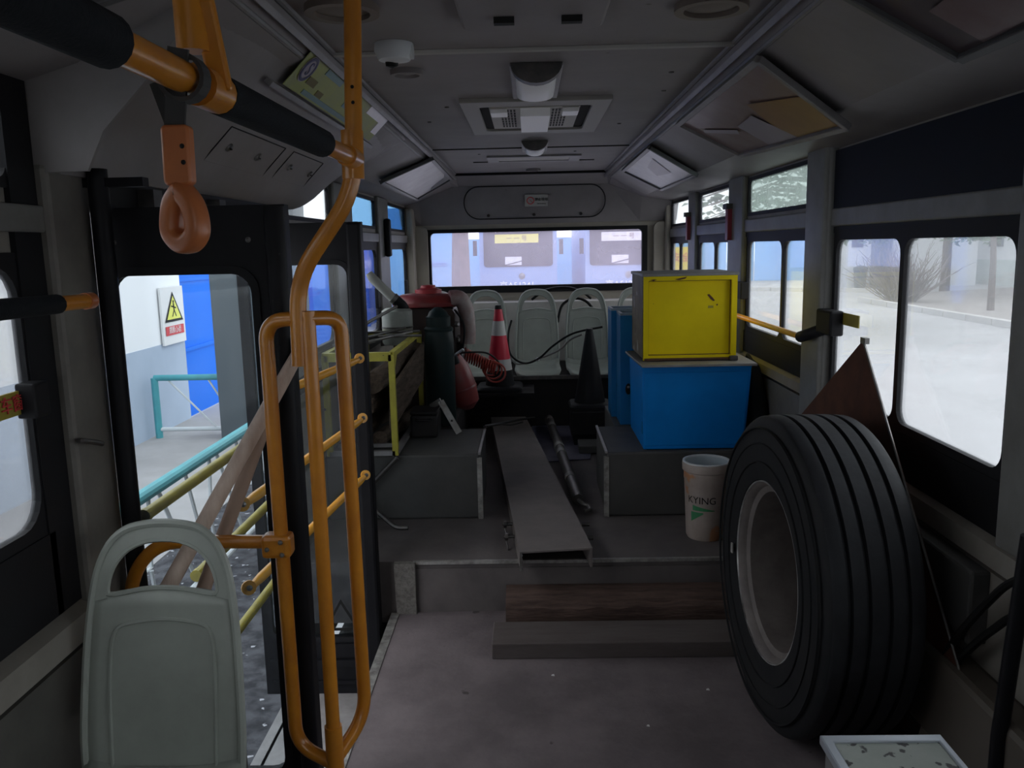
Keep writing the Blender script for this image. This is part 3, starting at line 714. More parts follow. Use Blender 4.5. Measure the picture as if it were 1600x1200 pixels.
d2 = door_leaf('door_2', 3.30, -1.16, -.655, -.33, 1.66, -1.12, -.715, -.075, 1.50, 2)
obj('outer_stile', B().box(-.712, -.654, 3.27, 3.33, -.33, 1.66), BLK, d2, bevel=.012)
obj('lower_moulding', B().box(-1.14, -.70, 3.285, 3.30, -.20, -.17), BLK, d2)
obj('lower_moulding', B().box(-1.14, -.70, 3.285, 3.30, -.28, -.265), BLK, d2)
obj('kick_plate', B().box(-.88, -.72, 3.292, 3.30, -.16, -.10), BLK, d2)
obj('warning_triangle', B().ring([(-.90, -.04), (-.74, -.04), (-.82, .10)], [(-.88, -.028), (-.76, -.028), (-.82, .08)], (0, 3.295, 0), (1, 0, 0), (0, 0, 1), (0, .003, 0)), INKK, d2)
obj('post_rivet', B().lathe([(.012, 0), (.0005, .006)], 10, (-.80, 3.30, 1.60), (0, -1, 0)), STEEL, d2)
t = thing('door_shaft', 'black round door shaft pole in front of the left door leaf', 'pole', (-.955, 1.88, -.33))
obj('shaft', B().tube([(-.955, 1.88, -.33), (-.955, 1.88, 1.74)], .022, 14), BLK, t, True)
obj('foot_plate', B().box(-1.0, -.91, 1.84, 1.92, -.335, -.32), DSTEEL, t)
obj('arm', B().box(-1.0, -.85, 1.87, 1.90, 1.70, 1.72), BLK, t)

# three yellow bars and three olive bars guarding the doorway
zs = (1.125, .885, .65)
for i, (z, lb) in enumerate(zip(zs, ('top', 'middle', 'bottom'))):
    t = thing('guard_bar', 'bright yellow guard bar with bolted flat ends, %s of the three' % lb, 'bar', (-.70, 3.25, z), 'bright yellow guard bars at the door')
    a = Vector((-.775, 2.12 if i else 2.42, z)); c = Vector((-.675, 3.24, z)); d = (c - a).normalized()
    obj('rod', B().tube([a + d * .02, a + d * .08, c - d * .08, c - d * .02], .014, 10, rs=[.010, .014, .014, .010]), YELB, t, True)
    for e in (a, c):
        f = obj('flat_end', B().lathe([(.020, -.004), (.020, .004)], 14, e + Vector((0, 0, .004)), (.55, -.8, .2)), YELB, t)
        obj('bolt', B().lathe([(.008, 0), (.008, .006), (.0005, .009)], 8, e + Vector((.003, -.004, .005)), (.55, -.8, .2)), STEEL, f)
for (y0_, y1_, z, lb) in ((2.02, 3.28, .895, 'top'), (2.30, 3.28, .62, 'middle'), (2.40, 3.28, .31, 'bottom')):
    t = thing('guard_bar', 'olive yellow bar along the doorway behind the shafts, %s of the three' % lb, 'bar', (-.99, y0_, z), 'olive yellow bars along the doorway')
    obj('rod', B().tube([(-.99, y0_, z), (-.99, y1_, z)], .016, 10), OLIV, t, True)
    obj('end_cap', B().lathe([(.018, 0), (.018, .02)], 12, (-.99, y0_ - .01, z), (0, 1, 0)), OLIV, t)

# ================================================================== YELLOW HANDRAILS
t = thing('grab_pole', 'orange yellow grab pole with two long loops beside the open door', 'handrail', (-.50, 1.82, 0))
px_, py_ = -.372, 1.82
r = .0165
obj('upper_pole', B().tube(fillet([(-.352, py_, 2.13), (-.372, py_, 1.675), (-.507, py_, 1.492), (-.512, py_, 1.30)], .07), r + .002, 14), YEL, t, True)
obj('pole', B().tube([(-.488, py_, 1.42), (-.488, py_, 0.0)], r, 14), YEL, t, True)
obj('loop', B().tube(fillet([(-.492, py_, 1.405), (-.59, py_ + .02, 1.40), (-.585, py_ + .02, .37), (-.49, py_, .33)], .075, 10), r, 14), YEL, t, True)
obj('loop', B().tube(fillet([(-.488, py_, 1.405), (-.43, py_ + .06, 1.40), (-.427, py_ + .08, .41), (-.488, py_, .34)], .06, 10), r, 14), YEL, t, True)
obj('floor_socket', B().lathe([(.035, 0), (.035, .012), (.022, .02), (.022, .06)], 16, (-.488, py_, 0)), YEL, t, True)
obj('joint_sleeve', B().tube([(-.370, py_, 1.80), (-.372, py_, 1.70)], .024, 14), YEL, t, True)
for dx_ in (-.006, .006):
    obj('socket_hole', B().lathe([(.004, 0), (.0005, .001)], 8, (-.361, py_ - .0185, 1.87 + dx_ * 2.6), (0, -1, 0)), INKK, t)
for z in (.37,):
    obj('weld_sleeve', B().tube([(-.488, py_, z + .06), (-.488, py_, z - .05)], .021, 14), YEL, t, True)
t = thing('cross_rail', 'orange yellow curved rail with clamp joining the grab pole behind the near seat', 'handrail', (-.75, 1.85, .87))
obj('rail', B().tube(fillet([(-.61, 1.84, .885), (-.88, 1.85, .885), (-.96, 1.86, .80), (-.97, 1.86, .60)], .09, 8), .016, 14), YEL, t, True)
cl = obj('clamp', B().box(-.63, -.562, 1.815, 1.865, .85, .905), YEL, t, bevel=.010)
for x, z in ((-.614, .875), (-.582, .892), (-.580, .862)): obj('bolt', B().lathe([(.006, 0), (.005, .004), (.0005, .005)], 8, (x, 1.813, z), (0, -1, 0)), STEEL, cl)
# overhead rail
t = thing('overhead_rail', 'overhead orange yellow rail with black foam sleeves running under the ceiling', 'handrail', (-.37, 1.0, 1.74))
X0 = -.368
obj('rail', B().tube([(X0, .35, 1.735), (X0, 1.80, 1.742)], .017, 16), YEL, t, True)
obj('foam_sleeve', B().tube([(X0, .35, 1.735), (X0, .765, 1.737)], .0245, 18), BLKF, t, True)
obj('foam_sleeve', B().tube([(X0, 1.03, 1.738), (X0, 1.54, 1.741)], .0245, 18), BLKF, t, True)
obj('tee_clamp', B().tube([(X0, .965, 1.737), (X0, 1.045, 1.738)], .0235, 16), YEL, t, True)
obj('drop_tube', B().tube([(X0 - .006, .98, 2.12), (X0 - .006, .98, 1.775)], .018, 16), YEL, t, True)
obj('drop_bracket', B().bar((X0 + .010, .975, 1.83), (X0 + .016, 1.0, 1.735), .026, .012, up=(0, -1, .3)), YEL, t, bevel=.004)
for yy in (1.0, 1.03): obj('rivet', B().lathe([(.004, 0), (.0005, .003)], 8, (X0 + .010, yy, 1.757), (.4, -.5, .6)), STEEL, t)
obj('end_tee', B().tube([(X0, 1.74, 1.742), (X0, 1.82, 1.742)], .022, 16), YEL, t, True)
# strap
t = thing('hand_strap', 'orange hanging strap with teardrop grip on the overhead rail', 'strap', (-.39, .93, 1.55))
sxx, syy = -.384, .93
obj('strap_webbing', B().bar((sxx + .018, syy - .012, 1.765), (sxx + .002, syy, 1.685), .022, .004, up=(0, -1, 0)), WEB, t)
obj('strap_webbing', B().bar((sxx - .022, syy + .014, 1.735), (sxx - .004, syy + .006, 1.685), .010, .004, up=(0, -1, 0)), WEB, t)
obj('strap_webbing', B().ring([(.026 * math.cos(a * PI / 8), .026 * math.sin(a * PI / 8)) for a in range(16)], [(.0215 * math.cos(a * PI / 8), .0215 * math.sin(a * PI / 8)) for a in range(16)], (X0, syy - .01, 1.737), (1, 0, 0), (0, 0, 1), (0, .022, 0)), WEB, t)
obj('strap_sleeve', B().prism(rr(-.0155, .0155, 0, .064, .006), (sxx + .003, syy - .009, 1.624), (1, 0, 0), (.02, 0, 1), (0, .018, 0)), ORA, t, True, bevel=.003)
for z in (1.665, 1.648): obj('sleeve_hole', B().lathe([(.0028, 0), (.0005, .0006)], 8, (sxx + .012, syy - .0095, z), (0, -1, 0)), INKK, t)
tp = [(0, 1.618), (-.012, 1.605), (-.0175, 1.585), (-.0165, 1.572), (-.006, 1.5625), (.006, 1.5625), (.0165, 1.572), (.0175, 1.588), (.012, 1.605), (0, 1.618)]
pc = curve([(sxx + .004 + a, syy, z) for a, z in tp], 6)
b = B(); rg = []
ctr = Vector((sxx + .004, syy, 1.583))
for i, p in enumerate(pc[:-1]):
    d = (pc[(i + 1) % (len(pc) - 1)] - pc[i - 1 if i else len(pc) - 2]).normalized(); nrm = d.cross(Vector((0, 1, 0))).normalized()
    rg.append([p + nrm * .0115 * math.copysign(abs(math.cos(q)) ** .7, math.cos(q)) + Vector((0, 1, 0)) * .013 * math.copysign(abs(math.sin(q)) ** .6, math.sin(q)) for q in [2 * PI * k / 14 for k in range(14)]])
rot_ = Matrix.Rotation(math.radians(-22), 3, 'Z')
rg = [[ctr + rot_ @ (q - ctr) for q in g_] for g_ in rg]
rg.append(rg[0]); b.loft(rg, True, False)
obj('grip', b, ORA, t, True)
# side rails
t = thing('wall_grab_rail', 'black sleeved grab rail with orange end at the left near window', 'handrail', (-.87, 1.3, 1.46))
obj('foam_sleeve', B().tube([(-.87, .7, 1.475), (-.87, 1.52, 1.464)], .018, 14), BLKF, t, True)
obj('rail_end', B().tube([(-.87, 1.50, 1.464), (-.87, 1.625, 1.463)], .0145, 14), YEL, t, True)
obj('end_ball', B().tube([(-.87, 1.615, 1.463), (-.87, 1.640, 1.463), (-.87, 1.652, 1.463)], .0155, 14, rs=[.0165, .0165, .009]), ORA, t, True)
obj('bracket', B().tube(fillet([(-.87, 1.60, 1.463), (-.93, 1.66, 1.455), (-.995, 1.74, 1.455)], .03), .011, 10), DSTEEL, t, True)
t = thing('wall_grab_rail', 'thin yellow grab rail between black clamps on the right wall', 'handrail', (1.12, 4.0, 1.15))
obj('rail', B().tube([(1.115, 3.42, 1.158), (1.115, 4.75, 1.158)], .013, 12), YELB, t, True)
obj('clamp', B().tube(fillet([(1.115, 3.44, 1.158), (1.115, 3.36, 1.175), (1.15, 3.30, 1.20)], .03), .024, 12), RUB, t, True)
obj('clamp', B().tube(fillet([(1.115, 4.72, 1.158), (1.12, 4.80, 1.21), (1.165, 4.86, 1.25)], .03), .017, 12), RUB, t, True)
t = thing('window_latch', 'black latch block with yellow tag at the front right window edge', 'latch', (1.16, 3.2, 1.23))
obj('block', B().box(1.125, 1.178, 3.14, 3.30, 1.19, 1.285), RUB, t, bevel=.008)
obj('tag', B().box(1.172, 1.176, 2.99, 3.15, 1.235, 1.28), OLIV, t)
t = thing('window_latch', 'black latch with yellow lettered tag on the left near window', 'latch', (-.99, 1.6, 1.25))
obj('block', B().box(-1.015, -.975, 1.590, 1.64, 1.235, 1.305), RUB, t, bevel=.004)
obj('tag', B().box(-1.012, -1.006, 1.42, 1.60, 1.245, 1.292), OLIV, t)
text('tag_lettering', '推开车窗', .036, (-1.003, 1.525, 1.268), (0, 1, 0), (0, 0, 1), INKR, t)
t = thing('window_latch', 'small black catch on the pillar behind the yellow box', 'latch', (1.15, 4.6, 1.27))
obj('block', B().box(1.13, 1.178, 4.50, 4.62, 1.245, 1.335), RUB, t, bevel=.006)
for (y, z0_, z1_, lb) in ((4.85, 1.56, 1.765, 'nearer'), (6.08, 1.57, 1.765, 'farther')):
    t = thing('red_handle', 'dark red upright handle on right wall pillar, the %s one' % lb, 'handle', (1.15, y, z0_), 'red handles on right pillars')
    obj('strap', B().box(1.135, 1.165, y, y + .06, z0_, z1_ - .02), REDS, t, bevel=.005)
    obj('top_mount', B().box(1.125, 1.17, y - .01, y + .08, z1_ - .03, z1_), DSTEEL, t)
t = thing('pillar_strap', 'black upright strap handle on the left rear pillar', 'handle', (-.97, 5.8, 1.5))
obj('strap', B().box(-.99, -.95, 5.78, 5.86, 1.50, 1.76), RUB, t, bevel=.015)
for (y, lb) in ((5.45, 'nearer'), (6.75, 'farther')):
    t = thing('window_latch', 'small dark catch on a left rear window, the %s' % lb, 'latch', (-1.0, y, 1.2), 'catches on left rear windows')
    obj('block', B().box(-1.012, -.99, y, y + .08, 1.17, 1.30), RUB, t, bevel=.004)
t = thing('coat_hook', 'dark bent hook on the left pillar under the grab rail', 'hook', (-.97, 1.8, 1.15))
obj('arm', B().tube(curve([(-.985, 1.745, 1.155), (-.965, 1.72, 1.16), (-.955, 1.75, 1.15), (-.95, 1.775, 1.14)]), .006, 8), DSTEEL, t)

# ================================================================== CEILING FITTINGS
t = thing('air_unit', 'wide recessed ceiling air unit with two cream grilles', 'vent', (.03, 3.87, 2.13))
Zc = 2.13
ou = rect_like(-.265, .340, 3.41, 4.36); inn = rr(-.195, .270, 3.53, 4.24, .03)
obj('surround', B().ring(ou, inn, (0, 0, Zc - .018), (1, 0, 0), (0, 1, 0), (0, 0, .02)), mat('beige_surround', (.27, .255, .24), .5), t, bevel=.004)
obj('recess', B().box(-.195, .270, 3.53, 4.24, Zc - .006, Zc - .002), DARKV, t)
obj('centre_panel', B().box(-.155, .225, 3.58, 4.20, Zc - .012, Zc - .006), GRILL, t)
obj('centre_lamp', B().prism([(3.60, 0), (3.64, -.03), (4.14, -.03), (4.18, 0)], (-.025, 0, Zc - .010), (0, 1, 0), (0, 0, 1), (.125, 0, 0)), LAMPW, t)
for s_ in (0, 1):
    x0_ = -.11 if s_ == 0 else .11
    for k in range(5):
        for j in range(7):
            obj('grille_slot', B().box(x0_ + k * .014, x0_ + k * .014 + .008, 3.64 + j * .075, 3.64 + j * .075 + .05, Zc - .0135, Zc - .0118), INKK, t)
    xa = -.150 if s_ == 0 else .150
    obj('side_louvre', B().box(xa - .0, xa + .07, 3.60, 3.72, Zc - .03, Zc - .012), LAMPW, t, bevel=.004)
for (x, y, sc, lb) in ((.035, 3.10, .95, 'large white ceiling lamp with its near end coloured dark for shade, nearest the camera'), (.045, 5.02, .80, 'small white ceiling lamp behind the air unit')):
    t = thing('ceiling_lamp', lb, 'lamp', (x, y, 2.13), 'lamps on the ceiling centre line')
    w2, l2 = .075 * sc, .28 if sc > .9 else .20
    rings = []
    for k in range(9):
        u_ = k / 8; yy = y - l2 + 2 * l2 * u_; h = .062 * math.sin(PI * min(1, max(0, .06 + .88 * u_))) ** .6
        rings.append([(x + w2 * math.cos(a) * (1 if 0 < k < 8 else .93), yy - .03 * math.sin(a), 2.13 - h * math.sin(a) ** .6 if math.sin(a) > 0 else 2.13) for a in [PI * q / 10 for q in range(11)]])
    obj('lens', B().loft(rings, False), LAMPW, t, True)
    obj('front_rim', B().prism([(x + (w2 + .012) * math.cos(PI * q / 12), 2.128 - .066 * sc * math.sin(PI * q / 12)) for q in range(13)], (0, y - l2 - .035, 0), (1, 0, 0), (0, 0, 1), (0, .05, 0)), DSTEEL, t, True)  # shaded near end of the clear cover, put in as dark colour
    obj('mount', B().box(x - w2 - .015, x + w2 + .015, y - l2 - .03, y + l2 + .01, 2.118, 2.131), TRIMC, t, bevel=.004)
t = thing('air_slot', 'long narrow ceiling air slot close to the rear', 'vent', (.04, 5.65, 2.13))
obj('slot_frame', B().ring(rect_like(-.26, .35, 5.52, 5.85), rr(-.19, .28, 5.57, 5.80, .01), (0, 0, 2.118), (1, 0, 0), (0, 1, 0), (0, 0, .012)), TRIMC, t)
obj('slot_louvre', B().box(-.19, .28, 5.57, 5.80, 2.122, 2.130), GRILL, t)
for x in (-.37, .36): obj('side_slit', B().box(x, x + .10, 5.88, 5.91, 2.125, 2.131), INKK, t)
def round_vent(x, y, r_, lab, m):
    t = thing('round_vent', lab, 'vent', (x, y, 2.13))
    obj('rim', B().ring([(r_ * math.cos(2 * PI * k / 28), r_ * math.sin(2 * PI * k / 28)) for k in range(28)], [(r_ * .75 * math.cos(2 * PI * k / 28), r_ * .75 * math.sin(2 * PI * k / 28)) for k in range(28)], (x, y, 2.112), (1, 0, 0), (0, 1, 0), (0, 0, .018)), m, t, True)
    obj('grille', B().lathe([(r_ * .76, .006), (r_ * .4, .012), (.001, .013)], 24, (x, y, 2.13), (0, 0, -1)), m, t, True)
round_vent(-.39, 2.86, .055, 'small round ceiling vent beside the white camera dome', CEILC)
round_vent(.045, 6.5, .055, 'small round ceiling vent above the rear locker', CEILC)
round_vent(.46, 2.18, .09, 'round brown ceiling speaker near the right rail', mat('brown_speaker', (.16, .13, .11), .6))
round_vent(-.44, 2.12, .09, 'round brown ceiling speaker near the left rail', MATS['brown_speaker'])
t = thing('dome_camera', 'white ceiling camera with a dark lens beside the grab pole', 'camera', (-.36, 2.5, 2.13))
obj('housing', B().lathe([(.055, 0), (.057, .02), (.045, .045), (.001, .052)], 24, (-.375, 2.50, 2.13), (0, 0, -1)), WHITEP, t, True)
obj('housing_arm', B().tube([(-.37, 2.50, 2.108), (-.32, 2.50, 2.108)], .022, 14), WHITEP, t, True)
obj('lens', B().lathe([(.020, 0), (.018, .02), (.001, .026)], 16, (-.385, 2.51, 2.092), (0, .2, -1)), INKK, t, True)
t = thing('roof_hatch', 'pale plastic roof hatch cover with two black catches', 'hatch', (.02, 2.1, 2.13))
obj('cover', B().prism(rr(-.16, .20, 1.55, 2.28, .05), (0, 0, 2.10), (1, 0, 0), (0, 1, 0), (0, 0, .03)), CEILC, t, bevel=.008)
for x in (-.075, .09): obj('catch', B().box(x, x + .05, 2.13, 2.155, 2.085, 2.10), INKK, t)
for i, (x, y) in enumerate(((.5, 3.0), (.53, 3.35), (-.33, 3.6), (.45, 4.2), (-.45, 4.0), (.3, 5.35), (-.3, 5.4))):
    tag(obj('ceiling_screw', B().lathe([(.010, 0), (.008, .004), (.001, .005)], 10, (x, y, 2.13), (0, 0, -1)), DSTEEL), 'small dark screw head in the ceiling sheet', 'screw', 'screws in the ceiling sheet')
# overhead locker lid in the rear header with the no smoking notice
def hp(x, z):
    """point on the rear header plane, from y 7.0 z 2.045 to y 7.12 z 1.74"""
    k = (2.045 - z) / .305; return Vector((x, 7.0 + .12 * k - .006, z))
hn = Vector((0, -.305, .12)).normalized() * -1
t = thing('rear_locker', 'rounded rear locker lid above the rear window', 'locker', (.05, 7.0, 1.9))
a_ = rr(-.525, .635, 1.785, 2.035, .12, 7); b_ = rr(-.533, .643, 1.777, 2.043, .128, 7)
obj('seam', B().ring(b_, a_, hp(0, 0) + hn * -.004, (1, 0, 0), (Vector(hp(0, 1)) - Vector(hp(0, 0))), hn * -.004), RUB, t)
for x in (-.33, .05, .44): obj('lock', B().lathe([(.014, 0), (.012, .008), (.001, .009)], 12, hp(x, 1.81), -hn if hn.y > 0 else hn), DSTEEL, t, True)
t = thing('no_smoking_notice', 'small pale no smoking notice on the rear locker lid', 'sign', hp(.05, 1.9))
v_ = (hp(0, 1) - hp(0, 0)).normalized(); nn_ = Vector((0, -.93, -.36))
b = B(); b.prism([(-.045, -.055), (.145, -.055), (.145, .045), (-.045, .045)], hp(.02, 1.93), (1, 0, 0), v_, nn_ * .004)
obj('plate', b, PAPER, t)
c_ = hp(.022, 1.925) + nn_ * .005
obj('ban_ring', B().ring([(.032 * math.cos(k * PI / 10), .032 * math.sin(k * PI / 10)) for k in range(20)], [(.025 * math.cos(k * PI / 10), .025 * math.sin(k * PI / 10)) for k in range(20)], c_, (1, 0, 0), v_, nn_ * .001), INKR, t)
obj('ban_slash', B().bar(c_ + Vector((-.02, 0, .02)), c_ + Vector((.02, 0, -.02)), .006, .003), INKR, t)
text('notice_lettering', '禁止吸烟', .028, hp(.112, 1.932) + nn_ * .005, (1, 0, 0), v_, INKK, t)
text('notice_lettering', 'No Smoking', .014, hp(.112, 1.900) + nn_ * .005, (1, 0, 0), v_, INKK, t)

# ---------------------------------------------------------------- poster frames in the coves
def poster(p, label, base_m, patches, frame_m, drop=.0, th=.022, group='framed advertisements along the coves'):
    """p: four corners, rail-near, rail-far, low-far, low-near, in space"""
    P = [Vector(q) for q in p]; t = thing('poster_frame', label, 'poster', P[0], group)
    n_ = (P[1] - P[0]).cross(P[3] - P[0]).normalized()
    if n_.z > 0: n_ = -n_
    c = sum(P, Vector()) / 4
    P = [q + n_ * (.012 + drop) for q in P]
    at = lambda a, b_: (P[0].lerp(P[1], a)).lerp(P[3].lerp(P[2], a), b_)
    for i in range(4):
        a, b_ = P[i], P[(i + 1) % 4]
        obj('frame_bar', B().bar(a, b_, .022, th, up=n_), frame_m, t, bevel=.003)
    obj('backing', B().add([q - n_ * .008 for q in P] + [q - n_ * .001 for q in P], [(0, 1, 2, 3), (4, 7, 6, 5), (0, 4, 5, 1), (1, 5, 6, 2), (2, 6, 7, 3), (3, 7, 4, 0)]), base_m, t)
    for (poly, m_) in patches:
        v = [at(a, b_) + n_ * .002 for a, b_ in poly]
        obj('print_patch', B().add(v, [tuple(range(len(v)))]), m_, t)
    return t, at, n_
fm = mat('dark_poster_frame', (.10, .10, .105), .4, .3)
# wedge behind the big right poster (it stands off the cove)
Pm = [(.652, 2.44, 2.060), (.652, 3.68, 2.060), (.918, 3.68, 1.926), (.965, 2.60, 1.893)]
poster(Pm, 'large maroon and orange framed poster hanging from right cove', POSTM,
       [([(.03, .5), (.35, .30), (.42, .95), (.04, .95)], POSTO), ([(.42, .45), (.62, .50), (.62, .95), (.35, .95)], POSTG), ([(.66, .55), (.9, .3), (.93, .35), (.70, .62)], POSTG)], TRIMC, 0)
Pr = [(.655, 4.56, 2.062), (.662, 5.86, 2.058), (.918, 5.83, 1.926), (.923, 4.66, 1.924)]
poster(Pr, 'pale framed poster in the right cove near the rear', POSTW, [([(.2, .2), (.5, .3), (.6, .6), (.3, .7)], POSTG)], fm)
Pn = [(.66, .70, 2.058), (.66, 1.82, 2.058), (.913, 1.84, 1.929), (.913, .72, 1.929)]
poster(Pn, 'very dark framed poster overhead at the top right corner', POSTD, [([(.5, .4), (.9, .5), (.9, .95), (.6, .9)], POSTM)], fm)
Pl = [(-.572, 5.10, 2.086), (-.585, 6.46, 2.078), (-.857, 6.5, 1.937), (-.843, 4.88, 1.944)]
poster(Pl, 'blank white framed poster in the left cove near the rear', POSTW, [([(.62, .02), (.98, .02), (.98, .6), (.90, .5), (.8, .1)], fm)], fm)
Pk = [(-.63, .55, 2.07), (-.66, 1.60, 2.055), (-.84, 1.50, 1.965), (-.85, .55, 1.96)]
poster(Pk, 'very dark framed panel overhead at the top left corner', POSTD, [], fm)
# route map on the 45 degree cover
o45 = lambda s, y, e=0: Vector((-.592 - s * .7071 + e * .7071, y, 2.118 - s * .7071 - e * .7071))
t = thing('route_map', 'yellow green route map with a blue ring emblem on the door cover', 'poster', o45(0, 2.4))
quad = lambda s0, s1, y0, y1, e: B().add([o45(s0, y0, e), o45(s0, y1, e), o45(s1, y1, e), o45(s1, y0, e), o45(s0, y0, e - .002), o45(s0, y1, e - .002), o45(s1, y1, e - .002), o45(s1, y0, e - .002)], [(0, 1, 2, 3), (4, 7, 6, 5), (0, 4, 5, 1), (1, 5, 6, 2), (2, 6, 7, 3), (3, 7, 4, 0)])
obj('sheet', quad(.004, .135, 2.40, 3.66, .020), POSTY, t)
obj('white_margin', quad(.004, .05, 3.30, 3.66, .0215), POSTW, t); obj('white_margin', quad(.05, .10, 3.56, 3.66, .0215), POSTW, t)
obj('lower_channel', B().bar(o45(.15, 2.30, .02), o45(.15, 3.75, .02), .016, .02, up=(1, 0, -1)), TRIMC, t)
for (s0, s1, y0, y1) in ((.018, .040, 2.62, 2.82), (.112, .128, 2.56, 3.30), (.07, .088, 2.98, 3.06)): obj('blue_block', quad(s0, s1, y0, y1, .0216), POSTB, t)
for (s0, s1, y0, y1) in ((.070, .095, 2.53, 2.62), (.09, .11, 2.67, 2.74)): obj('brown_block', quad(s0, s1, y0, y1, .0217), mat('brown_ink%d' % int(y0 * 100), (.12, .10, .02), .6), t)
eu, ev = Vector((0, 1, 0)), Vector((-.7071, 0, -.7071)); ec = o45(.058, 2.475, .0218)
ci = lambda r_: [(r_ * 1.12 * math.cos(k * PI / 14), r_ * math.sin(k * PI / 14)) for k in range(28)]
obj('emblem_disc', B().prism(ci(.044), ec, eu, ev, Vector((.7071, 0, -.7071)) * .0004), POSTG, t)
obj('emblem_ring', B().ring(ci(.040), ci(.031), ec + Vector((.001, 0, -.001)), eu, ev, Vector((.7071, 0, -.7071)) * .0006), INKB, t)
text('emblem_letter', 'S', .062, ec + Vector((.0015, 0, -.0015)), eu, -ev, INKB, t, .0005)

# ================================================================== TYRE AND RIM
TR = Matrix(((0, 0, 0), (0, 0, 0), (0, 0, 0)))
a_, b_ = .055, .019
axv = Vector((-math.cos(a_) * math.cos(b_), -math.sin(a_) * math.cos(b_), math.sin(b_)))
e1 = Vector((-math.sin(a_), math.cos(a_), 0)); e2 = axv.cross(e1)
tc_ = Vector((.873, 2.559, .504))
t = thing('truck_tyre', 'big black truck tyre with a grey steel rim standing on the floor', 'tyre', tc_)
def tl(prof, n_=96, caps=False, seg=None):
    b = B(); b.lathe(prof, n_, tc_, axv, caps); return b
W = .288 / 2
half = [(.283, .42 * .288), (.292, W * .96), (.330, W * 1.0), (.390, W * 1.03), (.440, W * 1.0), (.470, W * .94), (.488, W * .90), (.494, W * .86)]
side1 = tl(half); side2 = tl([(r_, -h) for r_, h in half] )
inner = [(.283, .12), (.36, .125), (.46, .11), (.475, 0), (.46, -.11), (.36, -.125), (.283, -.12)]
side1.lathe([(r_, -h) for r_, h in half], 96, tc_, axv, False)
side1.lathe(inner, 64, tc_, axv, False)
obj('sidewalls', side1, TIREC, t, True)
for rr0 in (.345, .405, .455):
    obj('sidewall_rib', tl([(rr0, W * 1.0), (rr0 + .002, W * 1.045), (rr0 + .006, W * 1.045), (rr0 + .008, W * 1.0)]), TIREC, t, True)
gro = [-.078, -.028, .028, .078]
pf = []
h0 = -W * .86; pf.append((.494, h0)); pf.append((.4985, h0 + .006))
for g in gro:
    pf += [(.501, g - .0075), (.487, g - .0055), (.487, g + .0055), (.501, g + .0075)]
pf += [(.4985, -h0 - .006), (.494, -h0)]
obj('tread', tl(pf), TREADC, t, True)
obj('rim_barrel', tl([(.286, .124), (.291, .130), (.286, .134), (.278, .128), (.270, .108), (.252, .100), (.246, .05), (.240, -.04), (.246, -.11), (.284, -.125)]), RIMC, t, True)
obj('rim_edge', tl([(.2835, .127), (.2855, .137), (.2885, .137), (.290, .130)]), RIMB, t, True)
# wheel disc with hand holes
b = B(); nn = 80
rad = [.085, .115, .150, .205, .243]; hh = [-.045, -.05, -.045, -.06, -.075]
P = lambda r_, h, k: tc_ + axv * h + r_ * (math.cos(2 * PI * k / nn) * e1 + math.sin(2 * PI * k / nn) * e2)
vs = [P(rad[i], hh[i], k) for i in range(5) for k in range(nn)]
fs = []
for i in range(4):
    for k in range(nn):
        if i == 2 and (k % 10) < 4: continue
        fs.append((i * nn + k, i * nn + (k + 1) % nn, (i + 1) * nn + (k + 1) % nn, (i + 1) * nn + k))
b.add(vs, fs)
dsc = obj('wheel_disc', b, RIMC, t, True)
m_ = dsc.modifiers.new('solid', 'SOLIDIFY'); m_.thickness = .012
for k in range(10):
    p = P(.128, -.045, k * 8 + 2)
    obj('stud_hole', B().lathe([(.012, 0), (.0005, .001)], 10, p + axv * .004, axv), INKK, dsc)
obj('valve', B().tube([P(.262, .06, 6), P(.255, .10, 6)], .004, 6), DSTEEL, t)
tag(obj('tyre_tag', B().box(.704, .709, 2.845, 2.860, .455, .490), PAPER), 'tiny white tag stuck on the tyre sidewall', 'tag')
bpy.data.objects['tyre_tag'].parent = t; del bpy.data.objects['tyre_tag']['category']
bpy.data.objects['tyre_tag'].location = -tc_

t = thing('steel_plate', 'rusty brown steel plate standing on its corner between the big tyre and window', 'plate', (1.09, 2.7, 0))
ap = Vector((1.115, 2.80, 1.215)); lf_ = Vector((1.09, 3.70, .62)); bt_ = Vector((1.055, 2.55, .0)); rt_ = Vector((1.10, 2.02, .42))
b = B(); q4 = [ap, lf_, bt_, rt_]
b.add(q4 + [p + Vector((.005, 0, 0)) for p in q4], [(0, 1, 2, 3), (7, 6, 5, 4), (0, 4, 5, 1), (1, 5, 6, 2), (2, 6, 7, 3), (3, 7, 4, 0)])
obj('sheet', b, RUST, t)
obj('cut_edge', B().tube([ap, rt_], .0035, 6), STEEL, t)
obj('burr', B().box(1.11, 1.125, 2.77, 2.81, 1.205, 1.225), STEEL, t)

